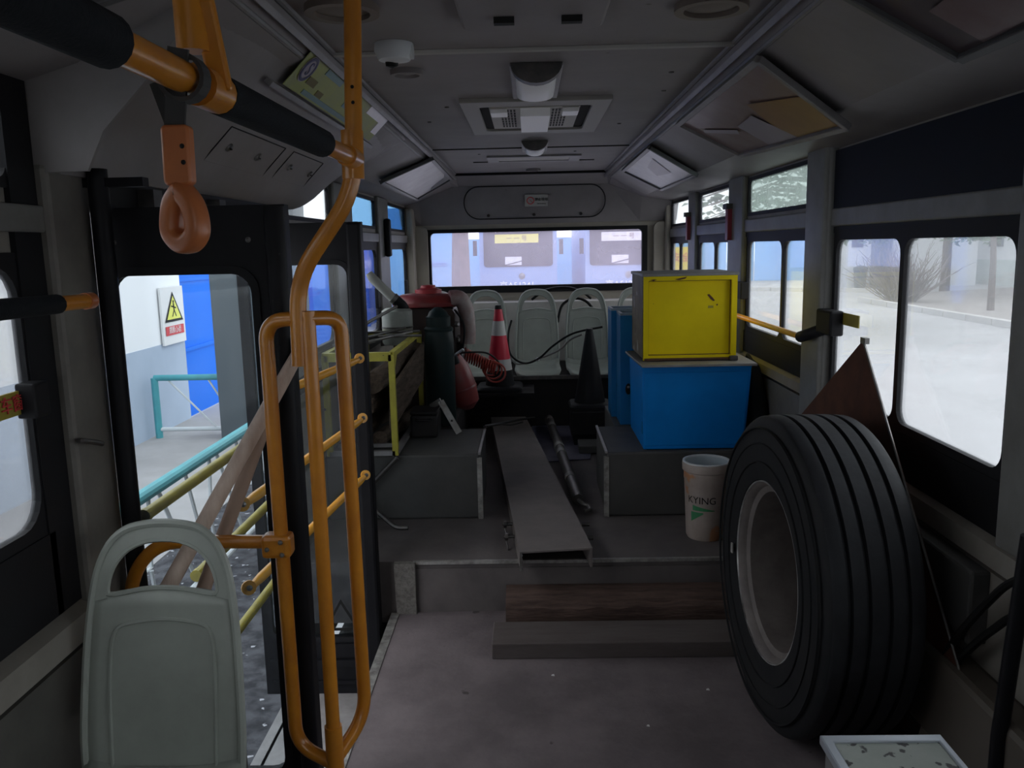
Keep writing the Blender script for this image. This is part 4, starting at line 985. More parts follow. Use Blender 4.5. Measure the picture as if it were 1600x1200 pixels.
# ================================================================== SEATS
def seat(loc, label, group, sc=1.0, wave=1.0):
    t = thing('bus_seat', label, 'seat', loc, group); t['_o'] = (0, 0, 0)
    # local: x across, y towards the rear (+), z up from the seat pan; the shell faces -y
    def yf(z): return .02 + .10 * (z / .58) ** 1.2
    out_r = [(.185, 0), (.190, .10), (.186, .22), (.180, .32), (.170, .41), (.156, .48), (.130, .535), (.092, .568), (.045, .580), (0, .583)]
    right = out_r; left = [(-x, z) for x, z in reversed(out_r[:-1])]
    outer = right + left
    hole_r = [(0, .435), (.06, .432), (.115, .418), (.132, .425), (.128, .455), (.112, .495), (.085, .525), (.045, .542), (0, .546)]
    # handle arch: strip between outline and hole
    def strip(o_, i_, m_name, th):
        b = B(); n = len(o_)
        for s_ in (1, -1):
            F = [(s_ * x, yf(z) - .0, z) for x, z in o_] + [(s_ * x, yf(z), z) for x, z in i_]
            K = [(x, y + th, z) for x, y, z in F]; fs = []
            for k in range(n - 1):
                fs += [(k, k + 1, n + k + 1, n + k), (2 * n + k, 3 * n + k, 3 * n + k + 1, 2 * n + k + 1), (k, 2 * n + k, 2 * n + k + 1, k + 1), (n + k, n + k + 1, 3 * n + k + 1, 3 * n + k)]
            b.add(F + K, fs)
        return b
    o_ = [(.170, .41), (.163, .45), (.156, .48), (.145, .510), (.130, .535), (.092, .568), (.045, .580), (0, .583)]
    i_ = [(.132, .418), (.134, .430), (.130, .455), (.121, .480), (.108, .503), (.080, .528), (.042, .542), (0, .545)]
    obj('handle_arch', strip(o_, i_, 'a', .016), SEATC, t, True, local=True)
    # back panel
    b = B(); rows = [0, .04, .1, .16, .22, .28, .32, .36, .395, .418]
    widths = [.185, .188, .190, .188, .186, .183, .180, .176, .172, .170]
    Rg = []
    for z, w_ in zip(rows, widths):
        ring = []
        for k in range(13):
            u_ = -1 + 2 * k / 12; top = 0
            zz = z
            if z == .418: zz = .418 + .020 * (1 - (abs(u_)) ** 2) * (1 if abs(u_) < .8 else .3)
            if z == .418 and abs(u_) > .78: zz = .418
            ring.append((w_ * u_, yf(zz) + .008 + .010 * (1 - u_ * u_) * min(1, (.44 - zz) * 8), zz))
        Rg.append(ring)
    b.loft(Rg, False)
    bp_ = obj('back_panel', b, SEATC, t, True, local=True)
    m_ = bp_.modifiers.new('solid', 'SOLIDIFY'); m_.thickness = .014; m_.offset = 0
    # rolled edges
    ed = [(x, yf(z) + .004, z) for x, z in outer]
    obj('rolled_edge', B().tube(curve(ed, 3), .010, 8), SEATC, t, True, local=True)
    he = [(x, yf(z) + .004, z) for x, z in [(-.130, .425), (-.133, .440), (-.126, .470), (-.110, .500), (-.082, .526), (-.042, .542), (0, .546), (.042, .542), (.082, .526), (.110, .500), (.126, .470), (.133, .440), (.130, .425), (.10, .427), (.05, .436), (0, .439), (-.05, .436), (-.10, .427), (-.130, .425)]]
    obj('hole_edge', B().tube(curve(he, 2), .006, 6), SEATC, t, True, local=True)
    # raised outline of the insert
    ins = [(-.125, .02), (-.128, .20), (-.124, .30), (-.112, .345), (-.08, .360), (0, .368), (.08, .360), (.112, .345), (.124, .30), (.128, .20), (.125, .02)]
    obj('insert_rim', B().tube(curve([(x, yf(z) + .008 + .010 * (1 - (x / .18) ** 2) * min(1, (.44 - z) * 8) - .0075, z) for x, z in ins], 4), .0045, 6), SEATC, t, True, local=True)
    # seat pan
    b = B(); Rg = []
    for (y, dz, w_) in ((.03, .035, .185), (0, .0, .190), (-.12, -.012, .195), (-.28, -.008, .195), (-.36, .0, .190), (-.395, -.02, .18), (-.40, -.045, .17)):
        Rg.append([(w_ * (-1 + 2 * k / 10), y, dz + .025 * abs(-1 + 2 * k / 10) ** 3) for k in range(11)])
    b.loft(Rg, False)
    sp = obj('seat_pan', b, SEATC, t, True, local=True)
    m_ = sp.modifiers.new('solid', 'SOLIDIFY'); m_.thickness = .014; m_.offset = -1
    return t
s0 = seat((-.785, 1.55, .455), 'large grey green plastic seat with handle hole, nearest camera beside the door', None)
obj('pedestal', B().box(-.12, .12, -.30, -.05, -.455, -.03), DSTEEL, s0, local=True)
obj('support_leg', B().tube([(.16, .085, .12), (.17, .09, -.455)], .014, 8), STEEL, s0, local=True)
s0.scale = (.88, 1, .917)
SG = 'grey plastic seats of the rear row'
labs = ['grey rear seat half hidden behind red tanked engine', 'grey rear seat directly behind red and white cone', 'grey rear seat in the middle of the row, between the two cones', 'grey rear seat behind the plain black cone', 'grey rear seat mostly hidden behind yellow box']
xs = (-.735, -.345, .053, .446, .84)
for x, lb in zip(xs, labs):
    s_ = copy_tree(s0); s_.location = (x, 6.45, .628); s_.scale = (.88, 1, 1); s_['label'] = lb; s_['group'] = SG; s_['_o'] = (0, 0, 0)
    for ch in list(s_.children):
        if ch.name.startswith('support_leg') or ch.name.startswith('pedestal'): bpy.data.objects.remove(ch)

# ================================================================== YELLOW BOX, BLUE CABINET, LOCKERS
t = thing('yellow_box', 'square yellow steel box with chipped paint on the blue cabinet', 'box', (.77, 4.27, .985))
obj('shell', B().box(.555, 1.0, 4.075, 4.50, .99, 1.395), YBOX, t)
obj('side_sheet', B().box(.551, .556, 4.06, 4.50, .992, 1.395), YBOXS, t)
obj('lid', B().box(.545, 1.008, 4.045, 4.51, 1.393, 1.408), GREYT, t, bevel=.003)
obj('front_rim', B().ring(rect_like(.551, 1.002, .985, 1.396), rr(.575, .976, 1.008, 1.372, .004), (0, 4.05, 0), (1, 0, 0), (0, 0, 1), (0, .028, 0)), YBOX, t)
obj('shadow_line', B().ring(rr(.572, .979, 1.005, 1.375, .004), rr(.579, .972, 1.012, 1.368, .004), (0, 4.0740, 0), (1, 0, 0), (0, 0, 1), (0, .002, 0)), RUST_SHADE, t)  # frame's shadow line painted as a thin brown ring inside the rim
obj('rusty_sill', B().box(.556, 1.0, 4.047, 4.052, .985, .996), RUST_SHADE, t)
for poly in ([(.862, 1.300), (.872, 1.303), (.890, 1.285), (.900, 1.272), (.893, 1.268), (.880, 1.277)], [(.905, 1.252), (.916, 1.255), (.912, 1.245)], [(.60, 1.262), (.604, 1.262), (.604, 1.258)]):
    obj('paint_chip', B().prism(poly, (0, 4.0735, 0), (1, 0, 0), (0, 0, 1), (0, .002, 0)), RUST_SHADE, t)
obj('faded_mark', B().box(.868, .893, 4.0735, 4.075, 1.235, 1.247), OLIV, t)
obj('rim_chip', B().prism([(.58, 1.376), (.60, 1.380), (.615, 1.378), (.60, 1.372)], (0, 4.0485, 0), (1, 0, 0), (0, 0, 1), (0, .002, 0)), RUST_SHADE, t)
obj('rim_chip', B().prism([(.70, 1.378), (.735, 1.385), (.76, 1.39), (.75, 1.380), (.72, 1.374)], (0, 4.0485, 0), (1, 0, 0), (0, 0, 1), (0, .002, 0)), RUST_SHADE, t)
obj('corner_foot', B().box(.968, 1.008, 4.03, 4.07, .981, 1.004), DSTEEL, t, bevel=.004)
t = thing('blue_cabinet', 'low bright blue steel cabinet with grey lid on the right wheel arch', 'cabinet', (.80, 4.25, .552))
b = B(); b.loft([[(.545, 3.985, .555), (1.035, 3.985, .555), (1.035, 4.50, .555), (.545, 4.50, .555)], [(.538, 3.985, .94), (1.062, 3.985, .94), (1.062, 4.50, .94), (.538, 4.50, .94)], [(.535, 3.985, .967), (1.066, 3.985, .967), (1.066, 4.50, .967), (.535, 4.50, .967)]])
obj('body', b, BLUEC, t, bevel=.004)
obj('front_panel', B().prism([(.553, .575), (1.028, .575), (1.050, .935), (.546, .935)], (0, 3.980, 0), (1, 0, 0), (0, 0, 1), (0, .006, 0)), BLUEC, t, bevel=.002)
obj('lid', B().prism([(.515, 4.40), (.528, 3.93), (1.075, 3.93), (1.075, 4.50), (.515, 4.50)], (0, 0, .968), (1, 0, 0), (0, 1, 0), (0, 0, .012)), GREYT, t, bevel=.002)
for z in (.66, .88): obj('hinge', B().box(.540, .546, 4.0, 4.02, z - .03, z + .03), BLUED, t)
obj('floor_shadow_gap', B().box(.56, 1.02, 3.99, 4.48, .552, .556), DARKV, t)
for (x0_, x1_, y0_, y1_, z1_, hy, hz, lb) in ((.495, .80, 4.575, 4.77, 1.165, .575, .755, 'front'), (.468, .80, 4.80, 5.0, 1.175, .5, .74, 'rear')):
    t = thing('tall_locker', 'narrow dark blue steel locker behind the yellow box, the %s one of two' % lb, 'locker', (x0_ + .15, y0_, .552), 'narrow blue lockers')
    obj('body', B().box(x0_, x1_, y0_, y1_, .552, z1_), BLUED, t, bevel=.003)
    obj('top_lip', B().ring(rect_like(x0_, x1_, y0_, y1_), rr(x0_ + .015, x1_ - .015, y0_ + .015, y1_ - .015, .004), (0, 0, z1_), (1, 0, 0), (0, 1, 0), (0, 0, .012)), mat('scuffed_locker_edge' + lb, (.20, .26, .33), .5), t)
    h_ = obj('handle', B().lathe([(.016, 0), (.015, .006), (.001, .008)], 16, (x0_ + .045, y0_, hz), (0, -1, 0)), RUB, t, True)
    for v in h_.data.vertices: v.co.z = (v.co.z - (hz - .552)) * 2.0 + (hz - .552)
    obj('latch_tip', B().lathe([(.008, 0), (.001, .006)], 10, (x0_ + .045, y0_ - .008, hz + .012), (0, -1, 0)), STEEL, h_)
t = thing('work_bag', 'slumped black bag between blue cabinet and right wall', 'bag', (1.12, 4.25, .552))
b = B(); Rg = []
for z, x0_, x1_, y0_, y1_ in ((.552, 1.05, 1.165, 4.02, 4.55), (.62, 1.06, 1.165, 3.99, 4.55), (.72, 1.075, 1.165, 4.02, 4.5), (.84, 1.09, 1.16, 4.08, 4.45), (.93, 1.10, 1.15, 4.15, 4.4), (.955, 1.115, 1.135, 4.2, 4.35)):
    Rg.append([(a, c, z) for a, c in rr(x0_, x1_, y0_, y1_, min(.045, (x1_ - x0_) * .4), 4)])
b.loft(Rg); obj('body', b, BLKF, t, True)
obj('strap', B().tube(curve([(1.12, 4.12, .93), (1.10, 4.2, .985), (1.12, 4.3, .95)]), .008, 6), RUB, t)

# ================================================================== BUCKET, CONES
t = thing('plastic_bucket', 'dirty cream plastic bucket with green print beside the tyre', 'bucket', (.783, 3.66, .227))
bc = (.783, 3.66, .227)
obj('pail', B().lathe([(.001, .004), (.080, .0), (.086, .012), (.097, .27), (.099, .275), (.099, .31), (.106, .315), (.107, .345), (.103, .352), (.096, .352), (.094, .25), (.080, .02), (.001, .018)], 40, bc, caps=False), CREAMB, t, True)
obj('lip', B().lathe([(.103, .350), (.106, .352), (.105, .357), (.096, .357), (.095, .350)], 40, bc, caps=False), WHITEP, t, True)
obj('lining', B().lathe([(.0955, .352), (.0925, .26), (.001, .25)], 40, bc, caps=False), mat('pale_blue_lining', (.42, .48, .52), .4), t, True)
b = B()
def bk(u, z): # point on the bucket wall
    r_ = .0868 + (.097 - .086) * (z - .012) / .26 + .0007; return (bc[0] + r_ * math.sin(u), bc[1] - r_ * math.cos(u), bc[2] + z)
def wrap(poly, m_, nm):
    b = B(); b.add([bk(u, z) for u, z in poly], [tuple(range(len(poly)))]); return obj(nm, b, m_, t)
for k in range(6):
    u0, u1 = -.85 + k * .18, -.85 + (k + 1) * .18
    f = lambda u, c: c
    wrap([(u0, .135 + .006 * k), (u1, .141 + .006 * k - .003), (u1, .150), (u0, .156)] if False else [(u0, .143), (u1, .143), (u1, .168 - .0035 * (k + 1)), (u0, .168 - .0035 * k)], INKGR, 'green_stripe')
for k in range(4):
    u0, u1 = -.95 + k * .16, -.95 + (k + 1) * .16
    wrap([(u0, .090 + .010 * k), (u1, .100 + .010 * k), (u1, .136), (u0, .136)], INKGR, 'green_wedge')
lt = text('bucket_lettering', 'KYING', .045, (0, 0, 0), (1, 0, 0), (0, 0, 1), INKK, t, .0003)
for v in lt.data.vertices:
    p = v.co + base(t) ; u_ = -.42 + p.x / .095; z_ = .190 + p.z
    q = Vector(bk(u_, z_)) ; v.co = q - base(t)
def cone(x, y, z, h, label, plain, bw=.16):
    t = thing('traffic_cone', label, 'cone', (x, y, z))
    o_ = (x, y, z); r0 = .105; r1 = .022
    R_ = lambda zz: r0 + (r1 - r0) * (zz - .03) / (h - .03)
    obj('base', B().loft([[(x + a, y + c, z + zz) for a, c in rr(-bw * k, bw * k, -bw * k, bw * k, .04)] for k, zz in ((1, 0), (1, .02), (.93, .032), (.7, .036))]), CONEB, t, True)
    bands = [(.03, .175, CONEB, 'foot_collar'), (.175, .27, CONEW, 'white_band'), (.27, .475, CONER, 'red_band'), (.475, .60, CONEW, 'white_band'), (.60, .70, CONER, 'red_band'), (.70, .735, CONEB, 'tip')] if not plain else [(.03, 1.0, CONEB, 'cone_body')]
    for a, c, m_, nm in bands:
        s_ = h / .735 if not plain else 1
        a, c = (a * s_ if a > .03 else a, c * s_) if not plain else (a, h)
        pr = [(R_(a), a), (R_(c), c)]
        if nm == 'white_band': pr = [(R_(a) + .0012, a), (R_(c) + .0012, c)]
        ob = B().lathe(pr, 32, o_, caps=(nm in ('tip', 'cone_body')))
        obj(nm, ob, m_, t, True)
    return t
cone(-.222, 5.86, .548, .60, 'traffic cone with red and white bands on a black foot', False)
cone(.395, 5.55, .470, .53, 'plain all black traffic cone in front of rear seats', True, .14)
obj('foot_shelf', B().box(-.47, .02, 5.68, 6.05, .520, .547), BENCHC, bn, bevel=.004)
t = thing('battery_crate', 'low black crate under plain black cone', 'crate', (.4, 5.5, .227))
obj('body', B().box(.26, .56, 5.40, 5.70, .30, .467), BENCHC, t, bevel=.01)
obj('skid', B().box(.28, .52, 5.42, 5.68, .227, .30), BENCHC, t)
t = thing('grey_slab', 'small dark grey slab lying in front of black cone', 'slab', (.4, 5.2, .235))
obj('body', B().box(.30, .455, 5.18, 5.38, .236, .285), BOXC, t, bevel=.005)

# ================================================================== FLOOR ITEMS
t = thing('steel_channel', 'long dusty steel channel lying in the aisle over the step edge', 'channel', (0, 4.7, .227))
n0, n1 = Vector((-.060, 3.265, .31)), Vector((.243, 3.300, .31)); f0, f1 = Vector((-.302, 6.02, .312)), Vector((-.045, 6.02, .312))
b = B(); dz = Vector((0, 0, -.007))
b.add([n0, n1, f1, f0, n0 + dz, n1 + dz, f1 + dz, f0 + dz], [(0, 1, 2, 3), (7, 6, 5, 4), (0, 4, 5, 1), (1, 5, 6, 2), (2, 6, 7, 3), (3, 7, 4, 0)])
obj('web', b, CHAN, t)
for a, c, s_ in ((n0, f0, 1), (n1, f1, -1)):
    ta = (c - a).normalized()
    obj('flange', B().bar(a + Vector((.006 * s_, 0, -.042)), c + Vector((.006 * s_, 0, -.042)), .009, .083), CHAN, t)
jag = []
for k in range(10): jag.append((-.058 + .003 * (k % 2), .305 - k * .008))
obj('torn_edge', B().prism([(-.060, .308)] + [(-.052 + .005 * (k % 2), .305 - k * .0082) for k in range(10)] + [(-.062, .228)], (0, 3.258, 0), (1, 0, 0), (0, 0, 1), (0, .008, 0)), STEEL, t)
for (x, y) in ((-.116, 3.72), (-.105, 3.55)):
    h_ = obj('bolt', B().tube([(x - .030, y, .275), (x + .02, y, .275)], .008, 8), DSTEEL, t)
    obj('nut', B().lathe([(.017, 0), (.017, .014)], 6, (x - .024, y, .275), (1, 0, 0)), DSTEEL, h_)
    obj('wire', B().tube(curve([(x - .02, y, .26), (x - .012, y - .03, .24), (x - .008, y - .05, .232)]), .004, 5), DSTEEL, h_)
for (x, y) in ((.232, 3.70), (.235, 3.52)):
    obj('bolt', B().tube([(x - .01, y, .275), (x + .026, y, .275)], .010, 8), DSTEEL, t)
t = thing('wrapped_pipe', 'dark pipe wrapped with pale tape beside the steel channel', 'pipe', (.16, 5, .25))
pa, pb = Vector((.125, 5.98, .30)), Vector((.232, 4.12, .262))
obj('tube', B().tube([pa, pb], .030, 16), DSTEEL, t, True)
for k in (.02, .12, .42, .50, .78): 
    a, c = pa.lerp(pb, k), pa.lerp(pb, k + .035); obj('tape_wrap', B().tube([a, c], .0325, 16), TAPE if k != .02 else CHAN, t, True)
obj('hook', B().tube(curve([pb, pb + Vector((.02, -.05, -.005)), pb + Vector((.045, -.07, -.01)), pb + Vector((.05, -.12, -.015)), pb + Vector((.02, -.14, -.015))]), .010, 8), STEEL, t, True)
HOSE = [(-.263, 4.5, .572), (-.216, 4.9, .498), (-.15, 5.3, .427), (-.07, 5.6, .380), (.019, 5.75, .358)]
t = thing('hose_piece', 'black doubled hose lying across the steel channel', 'hose', (-.1, 4.6, .32))
obj('tube', B().tube(curve(HOSE), .008, 8), GRYB, t, True)
obj('tube', B().tube(curve([Vector(p) + Vector((.01 * math.sin(k * 1.5) + .015, 0, -.02 * (k in (2, 3)))) for k, p in enumerate(HOSE)][:4]), .006, 8), GRYB, t, True)
t = thing('timber_block', 'planed grey timber block on the floor, the front one of two', 'timber', (.3, 3.05, 0))
b = B(); b.loft([[( x, 2.955, 0), (x, 3.155, 0), (x, 3.152, .060), (x, 2.958, .062)] for x in (-.168, .3, .775)])
obj('block', b, WOODC, t, bevel=.004)
t = thing('timber_block', 'rough split timber beam against the step, behind the planed block', 'timber', (.3, 3.3, 0))
R_ = random.Random(5); Rg = []
for k in range(25):
    x = -.122 + k * .93 / 24; j = lambda s_: R_.uniform(-s_, s_)
    Rg.append([(x, 3.232, 0), (x, 3.230 + j(.003), .045 + j(.004)), (x, 3.234 + j(.006), .078 + j(.006)), (x, 3.262 + j(.006), .088 + j(.004)), (x, 3.268, .078), (x, 3.276, .092 + j(.004)), (x, 3.325, .118 + j(.004)), (x, 3.376, .122), (x, 3.378, 0)])
obj('block', B().loft(Rg), WOODB, t, True)
# yellow frame
t = thing('angle_iron_frame', 'yellow angle iron rack frame on the left wheel arch', 'rack', (-.82, 4.3, .555))
fx0, fx1, fy0, fy1, fz0, fz1 = -.985, -.665, 3.93, 4.95, .562, 1.055
th = .028
for (x, y) in ((fx1, fy0), (fx1, fy1), (fx0, fy0), (fx0, fy1)): obj('leg', B().box(x - th / 2, x + th / 2, y - th / 2, y + th / 2, fz0 - (.0), fz1), YFR, t)
for z in (fz1,):
    obj('top_rail', B().box(fx1 - th / 2, fx1 + th / 2, fy0, fy1, z - .012, z + .012), YFR, t)
    obj('top_rail', B().box(fx0 - th / 2, fx0 + th / 2, fy0, fy1, z - .012, z + .012), YFR, t)
    obj('top_rail', B().box(fx0, fx1, fy0 - .014, fy0 + .014, z - .030, z + .012), YFR, t)
    obj('top_rail', B().box(fx0, fx1, fy1 - .014, fy1 + .014, z - .012, z + .012), YFR, t)
obj('lower_rail', B().box(fx0, fx1, fy0 - .014, fy0 + .014, fz0, fz0 + .022), TRIMC, t)
obj('lower_rail', B().box(fx0, fx1, fy0 + .16, fy0 + .18, fz0, fz0 + .018), TRIMC, t)
obj('lower_rail', B().box(fx1 - .014, fx1 + .014, fy0, fy1, fz0, fz0 + .02), TRIMC, t)
obj('gusset', B().prism([(fy0, fz1 - .01), (fy0 + .10, fz1 - .01), (fy0, fz1 - .09)], (fx1 + .008, 0, 0), (0, 1, 0), (0, 0, 1), (.004, 0, 0)), YFR, t)
RODL = ['nearest the front edge', 'second from the front edge', 'crossing under the others', 'farthest back']
for k, (a, c, lb) in enumerate((((-.95, 4.02, 1.075), (-.68, 4.75, 1.080), RODL[0]), ((-.98, 4.10, 1.085), (-.74, 4.90, 1.09), RODL[1]), ((-.97, 4.55, 1.078), (-.60, 4.56, 1.078), RODL[2]), ((-.98, 4.78, 1.078), (-.64, 4.80, 1.078), RODL[3]))):
    t = thing('steel_rod', 'thin grey steel rod on yellow rack frame, ' + lb, 'rod', a, 'steel rods on yellow rack frame')
    obj('rod', B().tube([a, c], .008, 8), STEEL, t, True)
t = thing('scissor_jack', 'small grey steel clevis link lying on the rack frame rods', 'link', (-.86, 4.1, 1.09))
obj('link', B().tube(curve([(-.90, 4.02, 1.09), (-.86, 4.08, 1.10), (-.83, 4.12, 1.09), (-.78, 4.15, 1.10)]), .010, 8), STEEL, t, True)
# logs below the frame
LG = ['top', 'middle', 'lower', 'lowest']
for k, (x, z, rr_, y0_, y1_) in enumerate(((-.78, .90, .055, 4.05, 5.0), (-.83, .787, .056, 4.03, 4.9), (-.86, .672, .052, 4.02, 4.85), (-.775, .602, .038, 4.12, 4.8))):
    t = thing('split_log', 'brown split log under yellow rack frame, the %s of four' % LG[k], 'log', (x, y0_, z), 'split logs under the yellow rack frame')
    R_ = random.Random(k + 30); Rg = []
    for i in range(9):
        y = y0_ + (y1_ - y0_) * i / 8
        Rg.append([(x + rr_ * math.cos(a) * (1 + R_.uniform(-.10, .10)) + .10 * i / 8, y, z + rr_ * math.sin(a) * (1 + R_.uniform(-.08, .08)) + (.0 if k else .05) * i / 8) for a in [2 * PI * q / 12 for q in range(12)]])
    obj('trunk', B().loft(Rg), WOODL, t, True)
t = thing('board_scrap', 'broad weathered board leaning under the yellow rack frame', 'board', (-.62, 4.5, .6))
b = B(); b.bar((-.70, 4.06, .76), (-.63, 4.78, .905), .02, .22, up=(.1, 0, 1)); obj('board', b, WOODL, t)

# engine with the red tank, exhaust pipe and air filter
t = thing('diesel_engine', 'old diesel engine with a red fuel tank and grey exhaust pipe at left rear', 'engine', (-.70, 5.4, .50))
def dome(cx, cy, z, sx_, sy_, prof_):
    return [[(cx + sx_ * k * math.cos(a), cy + sy_ * k * math.sin(a), z + h) for a in [2 * PI * q / 28 for q in range(28)]] for k, h in prof_]
obj('fuel_tank', B().loft(dome(-.655, 5.32, 1.18, .225, .20, ((.80, 0), (.98, .012), (1.0, .035), (.92, .065), (.70, .085), (.35, .092), (.05, .093)))), REDP, t, True)
obj('tank_cap', B().lathe([(.085, .0), (.085, .025), (.05, .035), (.045, .052), (.001, .055)], 20, (-.645, 5.32, 1.268)), mat('bright_red_cap', (.34, .012, .02), .45), t, True)
obj('engine_block', B().prism(rr(-.86, -.47, .52, 1.18, .04), (0, 5.18, 0), (1, 0, 0), (0, 0, 1), (0, .42, 0)), mat('dark_oily_block', (.035, .03, .03), .5, .3, col2=(.06, .04, .035), scale=12), t, True)
fan = obj('fan_shroud', B().tube(curve([(-.50, 5.22, 1.24), (-.44, 5.24, 1.235), (-.405, 5.26, 1.17), (-.395, 5.26, 1.05), (-.40, 5.26, .95)]), .05, 12), mat('pale_hose_cover', (.38, .33, .32), .5, col2=(.20, .07, .07), scale=4), t, True)
obj('air_filter', B().lathe([(.085, 0), (.092, .01), (.092, .10), (.0935, .104), (.092, .108), (.092, .20), (.07, .215), (.001, .22)], 26, (-.80, 5.0, .985)), GREYM, t, True)
obj('filter_band', B().lathe([(.0945, .098), (.0945, .108)], 26, (-.80, 5.0, .985), caps=False), DSTEEL, t)
obj('exhaust_pipe', B().tube([(-.945, 4.93, 1.415), (-.925, 4.93, 1.385), (-.80, 4.96, 1.25)], .028, 16, rs=[.020, .028, .028]), mat('pale_exhaust_paint', (.50, .50, .46), .5), t, True)
obj('pipe_elbow', B().tube(curve([(-.81, 4.96, 1.262), (-.765, 4.98, 1.215), (-.76, 5.02, 1.18), (-.76, 5.08, 1.14)]), .033, 14), RUB, t, True)
obj('pipe_clamp', B().tube([(-.815, 4.955, 1.268), (-.800, 4.96, 1.253)], .034, 16), STEEL, t, True)
obj('flywheel', B().lathe([(.17, -.03), (.18, -.02), (.18, .02), (.17, .03)], 28, (-.455, 5.38, .82), (1, 0, 0)), DSTEEL, t, True)
for (y, z) in ((5.20, 1.08), (5.22, .98), (5.21, .86), (5.2, .76)): obj('fitting', B().lathe([(.018, 0), (.018, .02), (.01, .03)], 10, (-.47, y, z), (1, -.8, 0)), STEEL, t, True)
obj('fuel_line', B().tube(curve([(-.47, 5.2, 1.17), (-.42, 5.17, 1.10), (-.41, 5.16, 1.02), (-.43, 5.17, .90)]), .007, 8), RUB, t)
t = thing('long_lever', 'thin steel lever bar reaching left from the diesel engine', 'bar', (-.9, 4.9, 1.2))
obj('rod', B().tube([(-.995, 4.35, 1.10), (-.79, 4.93, 1.215)], .010, 8), STEEL, t, True)
t = thing('gas_cylinder', 'dark green gas cylinder with a domed cap in front of the engine', 'cylinder', (-.535, 4.9, .50))
obj('shell', B().lathe([(.085, 0), (.09, .02), (.09, .50), (.082, .56), (.058, .605), (.001, .615)], 28, (-.545, 4.93, .50)), DGRN, t, True)
obj('cap', B().lathe([(.072, 0), (.074, .065), (.062, .072), (.052, .095), (.02, .12), (.001, .123)], 24, (-.545, 4.93, 1.085)), DGRN, t, True)
obj('neck_ring', B().lathe([(.086, .585), (.088, .60), (.076, .612)], 24, (-.545, 4.93, .48)), DGRN, t, True)
t = thing('air_tank', 'red air tank with black valve beside the coiled hose', 'tank', (-.43, 5.12, .50))
obj('shell', B().tube([(-.50, 5.05, .905), (-.49, 5.05, .885), (-.465, 5.06, .82), (-.43, 5.07, .70), (-.40, 5.08, .60), (-.39, 5.08, .56)], .07, 22, rs=[.02, .06, .085, .092, .078, .03]), REDC, t, True)
obj('valve_block', B().tube([(-.47, 4.97, .915), (-.455, 4.98, .86)], .026, 12), RUB, t, True)
obj('valve_key', B().tube([(-.455, 4.92, .92), (-.40, 4.91, .955)], .008, 8), BRIGHTM, t, True)
obj('lower_band', B().tube([(-.428, 5.07, .69), (-.424, 5.07, .68)], .0945, 22), REDP, t, True)
t = thing('coiled_hose', 'red coiled air hose hanging beside the cone', 'hose', (-.3, 5.4, .8))
hx = []
for k in range(150):
    u_ = k / 149; ang = u_ * 2 * PI * 13; c = Vector((-.43 + .20 * u_, 5.35, .87 - .10 * u_))
    hx.append(c + Vector((.025 * math.cos(ang) * .35, .035 * math.sin(ang), .038 * math.cos(ang))))
obj('spiral', B().tube(hx, .0055, 6), REDH, t, True)
for k in range(3):
    cc = Vector((-.262 + .016 * k, 5.36 - .012 * k, .775 - .014 * k)); R0 = .052 + .006 * k
    obj('loop', B().tube([cc + Vector((R0 * math.cos(a), .01 * math.sin(3 * a), R0 * math.sin(a))) for a in [2 * PI * q / 28 for q in range(29)]], .006, 6), REDH, t, True)
obj('lead', B().tube(curve([(-.46, 5.15, .90), (-.38, 5.2, .90), (-.28, 5.3, .88), (-.215, 5.35, .82), (-.205, 5.36, .77), (-.235, 5.35, .73)]), .006, 6), GRYB, t, True)
t = thing('angle_bracket', 'grey punched angle bracket standing on the left arch', 'bracket', (-.42, 4.5, .555))
obj('arm', B().bar((-.492, 4.42, .735), (-.395, 4.40, .56), .034, .006, up=(.3, -1, .2)), STEEL, t)
obj('arm', B().bar((-.55, 4.44, .700), (-.490, 4.42, .737), .03, .006, up=(0, -1, .5)), STEEL, t)
obj('hole', B().lathe([(.006, 0), (.0005, .001)], 10, (-.432, 4.395, .630), (.3, -1, .2)), INKK, t)
t = thing('tool_case', 'dark low tool case on left wheel arch by the angle bracket', 'case', (-.6, 4.4, .555))
obj('body', B().box(-.645, -.50, 4.30, 4.50, .556, .68), BENCHC, t, bevel=.015)
obj('lid', B().box(-.645, -.50, 4.30, 4.50, .682, .70), BENCHC, t, bevel=.008)
obj('handle', B().tube(fillet([(-.61, 4.30, .66), (-.61, 4.27, .66), (-.54, 4.27, .66), (-.54, 4.30, .66)], .01), .006, 6), RUB, t)
t = thing('crank_handle', 'bent dark steel crank leaning in front of left wheel arch', 'crank', (-.7, 3.8, .227))
obj('arm', B().tube(fillet([(-.655, 3.905, .555), (-.79, 3.90, .42), (-.81, 3.88, .34), (-.66, 3.80, .237), (-.60, 3.80, .237)], .03), .012, 8), DSTEEL, t, True)

